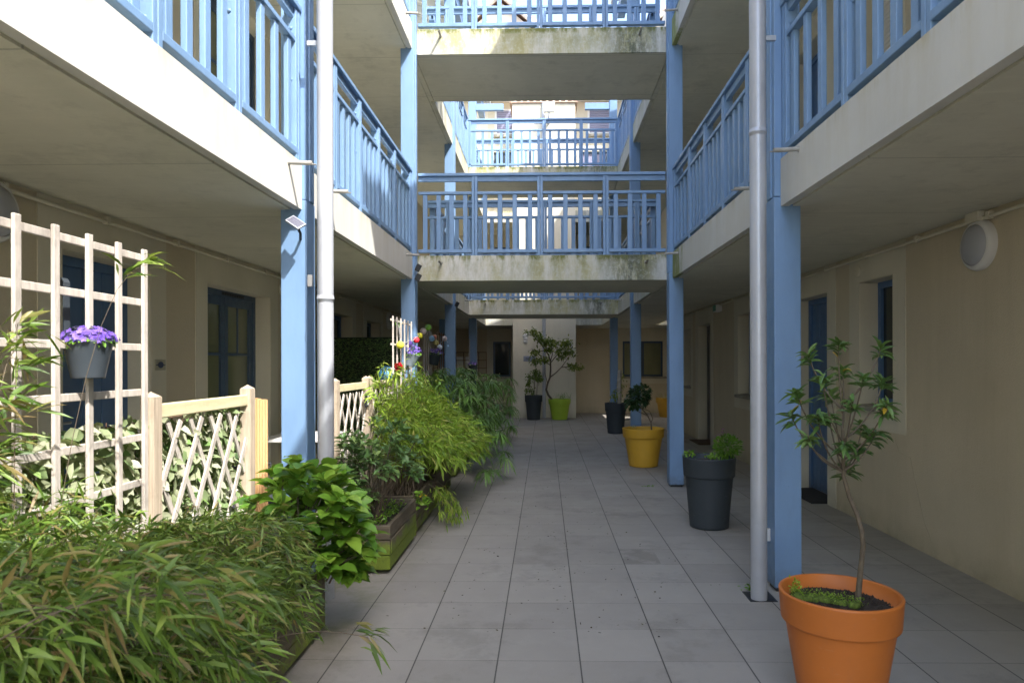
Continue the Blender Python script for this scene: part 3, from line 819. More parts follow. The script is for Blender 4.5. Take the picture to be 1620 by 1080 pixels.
for lv, zn in ((0, 'lower'), (1, 'upper')):
    zt = ST[lv]
    for sd, xf, nm, xc in ((-1, XFL, 'left', XCL), (1, XFR, 'right', XCR)):
        c = xf + sd * .06; o = -sd
        c = xf + sd * .045
        railing('y', c, .2, YC[0] - .002, zt, o, f'{zn} {nm} blue railing nearest the viewer, before the first column', posts=[1.27, 2.0, 2.72, 3.45] if sd < 0 else [1.25, 1.98, 2.7, 3.43], endposts=True)
        railing('y', c, YC[0] + CD + .002, YC[1] - .002, zt, o, f'{zn} {nm} blue railing between the first and second columns', posts=[5.07, 5.75, 6.41, 7.10], endposts=True)
        railing('y', c, YB[0][1] + .06, YC[2] - .002, zt, o, f'{zn} {nm} blue railing between the near footbridge and the third column', endposts=True)
        railing('y', c, YC[2] + CD + .002, YB[1][0] - .06, zt, o, f'{zn} {nm} blue railing between the third column and the further footbridge', endposts=True)
        railing('y', c, YB[1][1] + .05, YP - .05, zt, o, f'{zn} {nm} blue railing past the further footbridge, before the end building', endposts=True)
    railing('x', YB[0][0] + .05, XCL + .003, XCR - .003, zt, -1, f'{zn} blue railing on the front edge of the nearest footbridge', posts=[-.833, -.052, .729])
    railing('x', YB[0][1] - .06, XFL - .09, XFR + .09, zt, 1, f'{zn} blue railing on the back edge of the nearest footbridge', posts=[-1.34, -.62, .0, .66, 1.28])
    railing('x', YB[1][0] + .05, XFL - .02, XFR + .02, zt, -1, f'{zn} blue railing on the front edge of the further footbridge', posts=[-.75, .0, .75], endposts=True)
    railing('x', YB[1][1] - .05, XFL - .05, XFR + .05, zt, 1, f'{zn} blue railing on the back edge of the further footbridge', posts=[-.7, .05, .8], endposts=True)

# lamps, vents, signs ---------------------------------------------------------------
def bulkhead(x, y, z, sd, label, box=True):
    t = thing('wall_lamp', label, 'lamp', (x, y, z), 'round bulkhead lamps')
    ax = Matrix.Rotation(R(90) * (-sd), 3, 'Y')
    q = MB(); q.lathe((x, y, z), [(.165, 0), (.168, .022), (.16, .042), (.148, .052), (.134, .055)], 40, True, ax); q.build('lamp_body', m_whitep, t)
    q = MB(); q.lathe((x, y, z), [(.133, .050), (.122, .064), (.09, .076), (.05, .083), (.0005, .085)], 40, True, ax); q.build('diffuser', m_diff, t)
    if box:
        q = MB(); q.box(x, x - sd * .07, y - .07, y + .07, z + .15, SB[0] - .001); q.build('junction_box', m_trim, t, .006)
bulkhead(XWR - .001, 4.54, 2.205, 1, 'large round white bulkhead lamp high on the right wall')
bulkhead(XWL + .001, 12.57, 2.23, -1, 'round lamp seen edge on, on the left wall beyond the hedge screen', False)
bulkhead(XWL + .001, 3.5, 2.24, -1, 'round lamp on the left wall, cut by the left edge of the picture', False)
def disc(x, y, z, sd, label):
    q = MB(); ax = Matrix.Rotation(R(90) * (-sd), 3, 'Y')
    q.lathe((x, y, z), [(.055, 0), (.055, .01), (.048, .014), (.0005, .014)], 28, True, ax)
    tag(q.build('vent_cover', m_trim), label, 'vent', 'round wall covers')
disc(XWR - .006, 6.3, 2.27, 1, 'small round cover above the near right window')
disc(XWL + .006, 7.42, 2.25, -1, 'small round cover beside the glazed door on the left wall')
disc(XWR - .006, 13.35, 2.2, 1, 'small round cover on the far part of the right wall')
t = thing('exit_lamp', 'small green emergency exit lamp under the right gallery', 'lamp', (XWR, 11.2, 2.33))
q = MB(); q.box(XWR - .001, XWR - .10, 11.1, 11.3, 2.26, 2.38); q.build('housing', m_whitep, t, .01)
q = MB(); q.box(XWR - .11, XWR - .1005, 11.12, 11.28, 2.275, 2.365); q.build('pictogram', mat('exit_green', (.08, .28, .17), .4), t)

def text(body, size, name, mat_, parent, loc, rot):
    cu = bpy.data.curves.new(name, 'FONT'); cu.body = body; cu.size = size; cu.extrude = .001; cu.align_x = 'CENTER'; cu.align_y = 'CENTER'
    o = bpy.data.objects.new(name, cu); col.objects.link(o)
    dg = bpy.context.evaluated_depsgraph_get(); me = bpy.data.meshes.new_from_object(o.evaluated_get(dg))
    col.objects.unlink(o); bpy.data.objects.remove(o)
    m = Matrix.Rotation(rot[2], 4, 'Z') @ Matrix.Rotation(rot[0], 4, 'X'); me.transform(m)
    me.materials.clear()
    n = link(name, me, mat_, parent); n.location = Vector(loc) - (wloc(parent) if parent else Vector()); return n
t = thing('building_sign', 'grey rectangular sign reading BAT. 1 on the far pier, half behind tree leaves', 'sign', (-.45, YP, 1.55))
q = MB(); q.box(-.56, -.24, YP - .014, YP - .001, 1.48, 1.62); q.build('sign_plate', m_sign, t, .003)
text('BAT. 1', .075, 'lettering', m_ink, t, (-.40, YP - .0155, 1.55), (R(90), 0, 0))
t = thing('door_number_plate', 'small square plate with a dark blue oval beside the left blue door', 'sign', (XWL, 5.07, 1.44))
q = MB(); q.box(XWL + .007, XWL + .013, 5.00, 5.14, 1.395, 1.475); q.build('plate', mat('plate_beige', (.36, .34, .25), .5), t, .002)
q = MB(); q.lathe((XWL + .0135, 5.07, 1.435), [(.024, 0), (.024, .002), (.0005, .002)], 20, False, Matrix.Rotation(R(90), 3, 'Y') @ Matrix.Diagonal((1, 1.5, 1)).to_3x3())
q.box(XWL + .0135, XWL + .0145, 5.008, 5.132, 1.431, 1.437)
q.build('emblem', mat('emblem_blue', (.03, .045, .10), .5), t)
t = thing('flood_lamp', 'white square flood lamp on a short arm at the top of the far pier', 'lamp', (.0, YP - .1, 7.95))
q = MB(); q.box(-.02, .27, YP - .36, YP - .24, 7.87, 8.13); q.build('lamp_head', m_whitep, t, .02)
q = MB(); q.tube([(.12, YP - .29, 7.87), (.12, YP - .29, 7.74), (.12, YP - .001, 7.7)], .03, 12); q.build('arm', m_whitep, t)

# solar lamp on left column, spotlights
t = thing('solar_panel', 'small tilted solar panel fixed to the sunlit left column', 'solar panel', (-1.545, 4.22, 2.31))
c0 = Vector((-1.525, 4.17, 2.305))
_n = Vector((.30, -.72, .62)).normalized(); _y = Vector((.62, .05, -.62)); _y = (_y - _n * _y.dot(_n)).normalized(); _x = _y.cross(_n)
mrot = Matrix((_x, _y, _n)).transposed()
def obox(q, c, m, hx, hy, hz):
    v = [c + m @ Vector((sx * hx, sy * hy, sz * hz)) for sx, sy, sz in ((-1, -1, -1), (1, -1, -1), (1, 1, -1), (-1, 1, -1), (-1, -1, 1), (1, -1, 1), (1, 1, 1), (-1, 1, 1))]
    return q.raw(v, [(3, 2, 1, 0), (4, 5, 6, 7), (0, 1, 5, 4), (1, 2, 6, 5), (2, 3, 7, 6), (3, 0, 4, 7)])
q = MB(); obox(q, c0, mrot, .036, .052, .007); q.build('panel_frame', m_metal, t, .003)
q = MB()
for i in range(4): obox(q, c0 + mrot @ Vector((-.0225 + i * .015, 0, .0078)), mrot, .0065, .045, .0008)
q.build('cells', m_panelcell, t)
q = MB(); q.tube([c0, c0 + Vector((0, .08, -.05)), (-1.55, 4.322, 2.23)], .009, 8); q.build('bracket', m_dark, t)
def spot(x, y, z, sd, label):
    t = thing('spotlight', label, 'spotlight', (x, y, z), 'small black spotlights')
    q = MB(); m = Matrix.Rotation(R(28 * sd), 3, 'Y') @ Matrix.Rotation(R(18), 3, 'Z')
    obox(q, Vector((x + .045, y - .03, z)), m, .028, .03, .042); q.build('head', m_dark, t, .006)
    q = MB(); q.tube([(x, y + .03, z - .01), (x + .035, y - .01, z - .01)], .012, 8); q.build('arm', m_dark, t)
spot(XCL, 7.94, 2.545, 1, 'upper black spotlight on the second left column')
spot(XCL, 7.94, 2.435, 1, 'lower black spotlight on the second left column')
spot(XCL, 11.44, 2.42, 1, 'tiny black spotlight on the third left column')
q = MB(); q.box(-1.505, -1.475, 4.315, 4.335, 1.93, 2.005); tag(q.build('switch_box', m_whitep, None, .003), 'small white box between the sunlit column and silver downpipe', 'box')
q = MB(); q.box(1.402, 1.4395, 4.40, 4.43, .30, .38); tag(q.build('pipe_clip', m_whitep, None, .003), 'small white clip low on the inner side of the right column', 'clip')

# mats
q = MB(); q.box(2.71, 3.05, 7.02, 7.85, .001, .014); tag(q.build('door_mat', m_mat, None, .004), 'black rubber mat in front of the blue door on the right', 'mat')
q = MB(); q.box(2.68, 3.04, 12.0, 12.78, .001, .016); tag(q.build('door_mat', m_mat2, None, .004), 'brown coir mat at the far door on the right', 'mat')

# ---------------------------------------------------------------- foliage tools
def unit(a): return a / np.maximum(np.linalg.norm(a, axis=-1, keepdims=True), 1e-9)
def leaves(name, parent, m, P, D, L, W, droop=.3, seg=3, fold=.2, prof='lance', tint=None, up=None, jit=.6, kind=None):
    P = np.asarray(P, float); D = unit(np.asarray(D, float)); N = len(P)
    L = np.broadcast_to(np.asarray(L, float), (N,)).copy(); W = np.broadcast_to(np.asarray(W, float), (N,)).copy()
    dr = np.broadcast_to(np.asarray(droop, float), (N,))
    U = np.tile([0, 0, 1.0], (N, 1)) if up is None else np.asarray(up, float)
    U = U + rng.normal(0, jit, (N, 3))
    Sd = unit(np.cross(D, U)); Nn = unit(np.cross(Sd, D))
    s = np.linspace(0, 1, seg + 1)
    if prof == 'lance': wp = np.sin(np.pi * np.clip(s, 0, 1) ** .75) ** .9
    elif prof == 'oval': wp = np.sin(np.pi * s ** .85) ** .6
    elif prof == 'blade': wp = np.array([.6] + [1] * (seg - 1) + [.1])
    else: wp = np.array([.25] + [1] * (seg - 1) + [.9])
    wp = np.maximum(wp, .04)
    C = P[:, None, :] + D[:, None, :] * (L[:, None] * s)[:, :, None]
    C[:, :, 2] -= (dr * L)[:, None] * s ** 2
    hw = (W[:, None] * wp / 2)[:, :, None]
    if seg >= 3 and fold:
        V = np.stack([C - Sd[:, None] * hw + Nn[:, None] * hw * fold * 2, C, C + Sd[:, None] * hw + Nn[:, None] * hw * fold * 2], 2)
        k = 3
    else:
        V = np.stack([C - Sd[:, None] * hw, C + Sd[:, None] * hw], 2); k = 2
    nv = (seg + 1) * k
    base = (np.arange(N) * nv)[:, None, None]
    q = []
    for i in range(seg):
        for j in range(k - 1):
            a = i * k + j; q.append([a, a + 1, a + 1 + k, a + k])
    F = (base + np.array(q)[None]).reshape(-1, 4)
    T = rng.random(N) if tint is None else np.asarray(tint)
    o0 = np.array(wloc(parent)) if parent is not None else np.zeros(3)
    me = npmesh(name, V.reshape(-1, 3) - o0, F, True, np.repeat(T, nv))
    o = link(name, me, m, parent)
    if kind: o['kind'] = kind
    return o

def bez(p0, p1, p2, n=8):
    p0, p1, p2 = map(np.asarray, (p0, p1, p2)); t = np.linspace(0, 1, n)[:, None]
    return (1 - t) ** 2 * p0 + 2 * t * (1 - t) * p1 + t ** 2 * p2

def bamboo(parent, roots, tips, rise, m_leaf, per=26, *a_, **k_):
    return _bamboo(parent, roots, tips, rise, m_leaf, per, *a_, **k_)
def _bamboo(parent, roots, tips, rise, m_leaf, per=26, L=(.06, .12), W=.011, bias=(0, 0, 0), twig=.10, stem_r=.0025, tintr=(0, .75), start=.3, droop=.5, brown=.07, stem_mat=None, wild=.45):
    P = []; D = []; q = MB()
    for p0, p2 in zip(roots, tips):
        p1 = np.array([p0[0] * .6 + p2[0] * .4, p0[1] * .6 + p2[1] * .4, max(p0[2], p2[2]) + rise * rnd.uniform(.5, 1.1)])
        c = bez(p0, p1, p2, 9)
        q.tube([tuple(x) for x in c], [stem_r * (1 - .07 * i) for i in range(9)], 4, False)
        for k in range(per):
            t = start + (1 - start) * rnd.random() ** .8
            i = min(int(t * 8), 7); f = t * 8 - i
            b = c[i] * (1 - f) + c[i + 1] * f; d = unit(c[i + 1] - c[i])
            # a short twig with a fan of leaves at its tip
            off = rng.normal(0, 1, 3); off = unit(off + d * .8 + np.array([0, 0, -.1])) * twig * rnd.uniform(.2, 1)
            tp = b + off
            if rnd.random() < .3: q.tube([tuple(b), tuple(tp)], [.001, .0008], 3, False)
            for _ in range(rnd.choice((2, 3, 3, 4))):
                P.append(tp + rng.normal(0, .008, 3)); dd = unit(off) * .6 + d * .5 + rng.normal(0, wild, 3) + np.array(bias); D.append(dd)
    N = len(P); T = rng.uniform(tintr[0], tintr[1], N); br = rng.random(N) < brown; T[br] = rng.uniform(.88, 1, br.sum())
    q.build('stems', stem_mat or m_stick, parent)
    leaves('leaves', parent, m_leaf, P, D, rng.uniform(L[0], L[1], N), W * rng.uniform(.6, 1.3, N), droop * rng.uniform(.3, 1.4, N), 3, .12, 'lance', T, jit=.8)
    return N

def soilbed(parent, x0, x1, y0, y1, z):
    n = 14; m = 22; v = []; f = []
    for i in range(n):
        for j in range(m):
            v.append((x0 + (x1 - x0) * i / (n - 1), y0 + (y1 - y0) * j / (m - 1), z + rnd.uniform(-.012, .012)))
    for i in range(n - 1):
        for j in range(m - 1): a = i * m + j; f.append((a, a + m, a + m + 1, a + 1))
    q = MB(); q.raw(v, f, True); return q.build('soil', m_soil, parent)

def planter(x0, x1, y0, y1, h, label, m_planter=m_planter):
    t = thing('wooden_planter', label, 'planter', ((x0 + x1) / 2, (y0 + y1) / 2, 0), 'mossy wooden planters along the left')
    n = 3; bh = (h - .03) / n; th = .028
    for e in range(4):
        q = MB()
        for i in range(n):
            z0, z1 = .03 + i * bh + .003, .03 + (i + 1) * bh - .003; j = rnd.uniform(-.004, .004)
            if e == 0: q.box(x0, x1, y0 + j, y0 + j + th, z0, z1)
            elif e == 1: q.box(x0, x1, y1 - th, y1, z0, z1)
            elif e == 2: q.box(x1 - th + j, x1 + j, y0 + th + .006, y1 - th - .001, z0, z1)
            else: q.box(x0, x0 + th, y0 + th + .006, y1 - th - .001, z0, z1)
        q.build('end_boards' if e < 2 else 'side_boards', m_planter, t, .004)
    q = MB()
    for yy in (y0 + .1, (y0 + y1) / 2, y1 - .16): q.box(x0 + .03, x1 - .03, yy, yy + .06, .0, .029)
    q.build('feet', m_planter, t)
    soilbed(t, x0 + th, x1 - th, y0 + th, y1 - th, h - .045)
    return t
planter(-1.69, -1.19, .9, 2.22, .31, 'planter closest to the camera, hidden under wind blown bamboo')
planter(-1.69, -1.19, 2.28, 3.68, .31, 'dark wooden planter under the bamboo and the broad leaved shrub')
planter(-1.50, -1.06, 4.66, 5.60, .335, 'wooden planter with bright green moss on its front, beyond the left column', m_planter2)
planter(-1.50, -1.08, 5.72, 6.74, .33, 'wooden planter under the sunlit golden bamboo')
planter(-1.52, -1.09, 6.86, 7.90, .33, 'wooden planter in deep shade behind the golden bamboo')
planter(-1.55, -1.12, 8.6, 9.7, .33, 'wooden planter under the nearer papyrus')
planter(-1.55, -1.12, 9.9, 11.0, .33, 'wooden planter under the middle of the papyrus')
planter(-1.45, -1.12, 11.9, 13.1, .33, 'furthest but one planter at the end of the papyrus row')
planter(-1.40, -1.10, 13.6, 14.8, .40, 'furthest planter in the left row, before the end wall')

# foreground bamboo: two clumps ------------------------------------------------------
def scatter(n, *rs): return np.stack([rng.uniform(a, b, n) for a, b in rs], 1)
t = thing('bamboo_plant', 'nearest wind blown bamboo filling the lower left corner of the picture', 'plant', (-1.4, 1.6, .27), 'bamboo clumps')
n = 130
roots = scatter(n, (-1.66, -1.24), (1.0, 2.2), (.25, .27)); tips = scatter(n, (-1.66, -.6), (1.2, 2.35), (.35, 1.0))
tips[:, 0] = np.minimum(tips[:, 0], -.41 * tips[:, 1] - rng.random(n) * .12)
tips[:, 2] = .35 + (1.27 - .19 * tips[:, 1] - .35) * rng.random(n) ** .6
tips[:, 2] += .16 * np.clip((-1.25 - tips[:, 0]) / .3, 0, 1)
bamboo(t, roots, tips, .10, lm_bamboo, 52, (.045, .095), .0095, (.5, -.05, -.08), .11, start=.3, tintr=(0, .7), droop=.35, brown=.16, wild=.75)
n = 13; roots = scatter(n, (-1.68, -1.5), (1.5, 2.0), (.25, .27)); tips = scatter(n, (-1.68, -1.50), (1.7, 2.05), (1.05, 1.58))
bamboo(t, roots, tips, .1, lm_bamboo, 15, (.05, .12), .012, (.5, .1, -.1), .08, start=.5, droop=.3, brown=.2)
t = thing('bamboo_plant', 'second bamboo clump, in front of the lattice fence and the leaf screen', 'plant', (-1.4, 3.0, .27), 'bamboo clumps')
n = 125
roots = scatter(n, (-1.66, -1.24), (2.3, 3.3), (.25, .27)); tips = scatter(n, (-1.66, -.9), (2.3, 3.35), (.3, .90))
tips[:, 0] = np.minimum(tips[:, 0], -.355 * tips[:, 1] - rng.random(n) * .10)
tips[:, 2] = .33 + (1.30 - .19 * tips[:, 1] - .33) * rng.random(n) ** .6
bamboo(t, roots, tips, .08, lm_bamboo, 46, (.04, .085), .0085, (.5, -.05, -.08), .10, start=.3, tintr=(.05, .8), droop=.35, brown=.12, wild=.7)
# a stray shoot that leans out over the paving
q = thing('bamboo_shoot', 'single bamboo shoot leaning out over the paving at lower left', 'plant', (-1.2, 2.3, .27))
bamboo(q, [(-1.22, 2.28, .27)], [(-.56, 2.15, .58)], .12, lm_bamboo, 6, (.05, .09), .013, (.6, 0, 0), .05, start=.85, brown=.25)
q = thing('bamboo_shoot', 'tall bamboo shoot crossing in front of the near trellis', 'plant', (-1.4, 2.2, .27))
bamboo(q, [(-1.6, 2.1, .27)], [(-1.33, 2.28, 1.78)], .0, lm_bamboo, 5, (.07, .13), .015, (.7, 0, .1), .04, start=.8, brown=.1, stem_r=.0014)

# golden bamboo ----------------------------------------------------------------------
t = thing('bamboo_plant', 'sunlit golden green bamboo mound spilling over its planter onto the path', 'plant', (-1.3, 6.5, .3), 'bamboo clumps')
n = 300
roots = scatter(n, (-1.45, -1.12), (5.85, 7.75), (.28, .3)); tips = scatter(n, (-1.62, -.66), (5.85, 7.9), (.35, 1.15))
u_ = (tips[:, 0] + 1.62) / .96
tips[:, 2] = .46 + (1.20 - .55 * u_ ** 1.6 - .46) * rng.random(n) ** .5
tips[:, 0] -= .22 * np.clip((6.5 - tips[:, 1]), 0, 1) * u_
bamboo(t, roots, tips, .20, lm_gold, 20, (.06, .12), .015, (.12, -.2, -.15), .11, start=.3, tintr=(0, .8), droop=.3, brown=.06)
n = 8
bamboo(t, scatter(n, (-1.15, -1.1), (5.9, 6.6), (.3, .33)), np.stack([rng.uniform(-.86, -.62, n), rng.uniform(5.8, 6.5, n), rng.uniform(.03, .25, n)], 1), .2, lm_gold, 20, (.03, .06), .009, (0, 0, -.5), .04, start=.45, brown=.15)
n = 22
bamboo(t, scatter(n, (-1.5, -1.3), (6.5, 8.0), (.3, .33)), scatter(n, (-1.75, -1.2), (6.6, 8.2), (1.1, 1.42)), .12, lm_gold, 14, (.06, .11), .011, (.2, 0, -.2), .08, start=.5)

# broad leaved shrub (hydrangea) -----------------------------------------------------------
def shrub(parent, centre, rad, n, m_leaf, L, W, root, stems=18, prof='oval', droop=.35, tint=None, seg=4, fold=.18, perl=7, outward=.75):
    c = np.array(centre); P = []; D = []; T = []; q = MB()
    for i in range(n):
        d = unit(rng.normal(0, 1, 3)); d[2] = abs(d[2]) * 1.0 - .25; d = unit(d)
        p = c + d * np.array(rad) * rnd.random() ** .35
        if i < stems:
            r0 = np.array(root) + rng.normal(0, .05, 3) * (1, 1, 0); q.tube([tuple(x) for x in bez(r0, (r0 + p) / 2 + (0, 0, .08), p, 6)], [.006, .0055, .005, .004, .0035, .003], 5, False)
        tt = rnd.random()
        for k in range(perl):
            a = 2 * math.pi * k / perl + rnd.random(); o_ = np.array([math.cos(a), math.sin(a), rnd.uniform(.0, .7)])
            P.append(p + rng.normal(0, .012, 3)); D.append(o_ * outward + d * .5); T.append(np.clip(tt + rnd.uniform(-.3, .3), 0, 1))
    N = len(P); q.build('stems', m_stick, parent)
    return leaves('leaves', parent, m_leaf, P, D, rng.uniform(L[0], L[1], N), rng.uniform(W[0], W[1], N), droop * rng.uniform(.5, 1.4, N), seg, fold, prof, np.array(T) if tint is None else tint, jit=.25)
t = thing('hydrangea', 'bright green broad leaved shrub at the foot of the sunlit left column', 'plant', (-1.3, 3.65, .27))
shrub(t, (-1.27, 3.6, .60), (.33, .30, .33), 100, lm_hyd, (.08, .15), (.05, .088), (-1.35, 3.55, .27), 26, perl=5)
shrub(t, (-1.12, 3.62, .42), (.22, .2, .2), 34, lm_hyd, (.07, .12), (.045, .075), (-1.3, 3.55, .27), 8, perl=5)
shrub(t, (-1.10, 3.74, .31), (.13, .12, .17), 30, lm_hyd, (.07, .11), (.045, .07), (-1.25, 3.6, .28), 6, perl=5)
# grey green shrub in the third planter
t = thing('evergreen_shrub', 'dark grey green shrub growing in the mossy planter', 'plant', (-1.3, 5.0, .3))
shrub(t, (-1.24, 5.05, .70), (.31, .36, .36), 115, lm_pit, (.06, .10), (.024, .036), (-1.27, 5.0, .3), 26, 'lance', .3, perl=8)
shrub(t, (-1.38, 4.9, .5), (.16, .2, .2), 26, lm_pit, (.05, .09), (.025, .035), (-1.36, 4.9, .3), 12, 'lance', .3, perl=7)
n = 500
leaves('low_leaves', t, lm_hyd, scatter(n, (-1.46, -1.1), (4.7, 5.5), (.30, .36)), rng.normal(0, 1, (n, 3)) + (0, 0, .6), .03, .016, .3, 2, 0, 'oval')
t2 = thing('nasturtium', 'small yellow flowered nasturtium hanging from the second planter corner', 'plant', (-1.1, 5.75, .3))
shrub(t2, (-1.06, 5.75, .27), (.07, .08, .10), 16, lm_hyd, (.035, .05), (.035, .05), (-1.12, 5.8, .3), 5, perl=4)
leaves('flowers', t2, lm_rho, scatter(6, (-1.04, -1.0), (5.68, 5.72), (.33, .36)), rng.normal(0, 1, (6, 3)), .022, .02, .1, 3, .1, 'oval', np.ones(6))

# papyrus ---------------------------------------------------------------------------
def papyrus(label, roots, tips, n_ray=20, L=(.14, .26)):
    t = thing('papyrus_plant', label, 'plant', tuple(roots[0]), 'papyrus clumps')
    P = []; D = []; T = []; P2 = []; D2 = []; q = MB()
    for p0, p2 in zip(roots, tips):
        p1 = (np.array(p0) + p2) / 2; p1[2] = p2[2] * 1.0
        c = bez(p0, p1, p2, 6); q.tube([tuple(x) for x in c], .0035, 4, False); d = unit(c[-1] - c[-2])
        tt = rnd.random()
        for k in range(n_ray):
            a = rnd.random() * 6.28; o_ = np.array([math.cos(a), math.sin(a), rnd.uniform(-.1, .7)])
            P.append(p2); D.append(o_ + d * .3); T.append(np.clip(tt * .7 + rnd.uniform(-.15, .15), 0, .8))
        if rnd.random() < .6:
            for k in range(7):
                a = rnd.random() * 6.28; o_ = np.array([math.cos(a), math.sin(a), rnd.uniform(.3, 1.2)]); P2.append(p2 + o_ * rnd.uniform(.03, .12)); D2.append(o_)
    N = len(P); q.build('stems', lm_cyp, t)
    leaves('rays', t, lm_cyp, P, D, rng.uniform(L[0], L[1], N), .018, rng.uniform(.5, 1.3, N), 4, .15, 'blade', np.array(T), jit=.2)
    if P2: leaves('seed_heads', t, lm_straw, P2, D2, .034, .015, .3, 2, 0, 'oval', rng.uniform(.85, 1, len(P2)), jit=1)
    return t
def pr(n, ry, xr, zr): return scatter(n, (-1.5, -1.15), ry, (.28, .3)), scatter(n, xr, ry, zr)
a, b = pr(50, (8.5, 9.7), (-1.65, -.72), (.6, 1.42)); b[:, 2] -= .35 * (b[:, 0] + 1.65); papyrus('drooping papyrus just behind the golden bamboo', a, b)
a, b = pr(50, (9.8, 11.2), (-1.7, -.62), (.6, 1.46)); b[:, 2] -= .3 * (b[:, 0] + 1.7); papyrus('papyrus in the middle of the shaded row, with pale seed heads', a, b)
a, b = pr(46, (11.8, 13.2), (-1.7, -.62), (.6, 1.42)); b[:, 2] -= .25 * (b[:, 0] + 1.7); papyrus('furthest papyrus, below the end window', a, b)
papyrus('loose papyrus stalks arching low over the path', scatter(9, (-1.3, -1.15), (8.6, 10.4), (.3, .32)), np.stack([rng.uniform(-.78, -.36, 9), rng.uniform(7.6, 9.8, 9), rng.uniform(.12, .72, 9)], 1), 22, (.12, .2))
# low grass tufts in the planters
def tuft(name, label, c, n, L, m=lm_straw, spread=.08, lean=.6, parent=None):
    t = thing(name, label, 'plant', c) if parent is None else parent
    P = np.array(c) + rng.normal(0, spread, (n, 3)) * (1, 1, 0); D = rng.normal(0, 1, (n, 3)) * lean; D[:, 2] = 1
    leaves('blades', t, m, P, D, rng.uniform(.5, 1, n) * L, .006, rng.uniform(.1, .7, n), 3, 0, 'blade')
    return t
tuft('grass_tuft', 'dry grass tuft above the papyrus near the paper lanterns', (-1.42, 8.35, .33), 160, 1.0, spread=.12, lean=.22)

# pots -----------------------------------------------------------------------------------
def pot(name, label, c, D_, H_, m, tall=False, group=None, fill=.86):
    t = thing(name, label, 'flower pot', c, group)
    r = D_ / 2; rb = r * (.72 if tall else .66); rim = .165 if tall else .125; th = .016
    n = 64
    def rr(z): return rb + (r * .895 - rb) * z / (H_ - rim)
    prof = [(.002, .0), (rb * .9, .0), (rb, .006), (rr(.02), .02), (rr(H_ * .4), H_ * .4), (rr(H_ - rim - .012), H_ - rim - .012), (r * .90, H_ - rim), (r * .955, H_ - rim + .001), (r * .962, H_ - rim + .007), (r - .002, H_ - .012), (r, H_ - .005), (r - .003, H_), (r - th + .003, H_), (r - th, H_ - .005), (r * .935 - th, H_ - rim), (r * .89 - th, H_ * fill - .03)]
    q = MB(); q.lathe(c, prof, n); q.build('pot_body', m, t)
    q = MB(); rs = r * .93 - th; ring = [(rs * k / 7, H_ * fill + (rnd.uniform(-.004, .004) if k < 7 else 0)) for k in range(7, 0, -1)] + [(.0005, H_ * fill + .004)]
    q.lathe(c, ring, 36); o = q.build('soil', m_soil, t)
    me = o.data; zz = rng.uniform(-.007, .007, len(me.vertices))
    for v_, dz in zip(me.vertices, zz): v_.co.z += dz
    return t
OP = (1.245, 2.92, 0)
t = pot('flower_pot', 'large orange pot with a young rhododendron at the lower right', OP, .49, .476, m_orange, fill=.88)
q = MB()
for k in range(900):
    a = rnd.random() * 6.283; r_ = .205 * rnd.random() ** .5; s_ = rnd.uniform(.003, .009); x, y = OP[0] + r_ * math.cos(a), OP[1] + r_ * math.sin(a); z = .419 + s_ * .4
    q.raw([(x - s_, y, z), (x, y - s_, z + rnd.uniform(-.3, .3) * s_), (x + s_, y, z), (x, y + s_, z), (x, y, z + s_)], [(0, 1, 4), (1, 2, 4), (2, 3, 4), (3, 0, 4)])
q.build('soil_crumbs', m_soil, t)
YPOT = (.79, 9.58, 0)
def px(p, Y, ax=0):
    """photo pixel -> X, Z on the plane Y"""
    u = p[0] - 842.6; v = p[1] - 573.5 + .0027 * u
    X = Y * (u / 1083 - .0179) ; zc = Y - X * .0179
    return (X, Y, EYE - v * zc / 1083)
YPOT = (px((1017, 677), 9.58)[0], 9.58, 0)
pot('flower_pot', 'mustard yellow pot with a small camellia beside the second right column', YPOT, .585, .53, m_yellow, group='round plastic pots')
CP = (px((1120, 700), 6.05)[0], 6.05, 0)
pot('tall_pot', 'tall charcoal pot with pink flowers, in front of the second right column', CP, .458, .615, m_char, True, 'tall charcoal pots', .93)
DP = (px((973.5, 650), 14.0)[0], 14.0, 0)
pot('tall_pot', 'tall charcoal pot holding a bare stump and a creeper, beside the mustard pot', DP, .45, .62, m_char, True, 'tall charcoal pots')
FP = (px((844, 650), 17.35)[0], 17.35, 0)
pot('tall_pot', 'tall charcoal pot against the far pier, left of the lime pot', FP, .45, .62, m_char, True, 'tall charcoal pots')
GP = (px((885, 650), 17.4)[0], 17.4, 0)
pot('flower_pot', 'lime green pot with a small tree against the far pier', GP, .58, .52, m_lime, group='round plastic pots')
BP = (px((1054, 650), 18.2)[0], 18.2, 0)
pot('flower_pot', 'far mustard pot with dry grass, half behind the second right column', BP, .58, .5, m_yellow, group='round plastic pots')

# rhododendron in the orange pot --------------------------------------------------------------
t = thing('rhododendron', 'young rhododendron with whorls of narrow leaves in the orange pot', 'plant', (OP[0] + .10, OP[1], .42))
YR = 2.93
def R3(x, y, dy=0): return px((x, y), YR + dy)
q = MB()
tr = [R3(1351, 962), R3(1354, 925, .01), R3(1357, 895), R3(1360.5, 863), R3(1358, 838, -.02), R3(1352, 815), R3(1339, 785, .01), R3(1330, 752), R3(1330, 720), R3(1329, 680)]
q.tube(tr, [.0145, .0125, .0115, .011, .0105, .010, .0095, .0085, .0075, .006], 8)
cl = [(1258, 622, -.06), (1275, 560, .10), (1323, 545, -.04), (1389, 548, .06), (1329, 582, .10), (1398, 640, -.08), (1248, 655, .0), (1307, 655, .08), (1275, 690, -.10), (1358, 672, .12), (1332, 700, -.08), (1336, 738, .05), (1380, 684, -.05), (1362, 595, -.1), (1298, 595, -.12), (1310, 620, .12), (1345, 635, -.14), (1290, 655, -.14), (1355, 705, .02), (1392, 600, .12)]
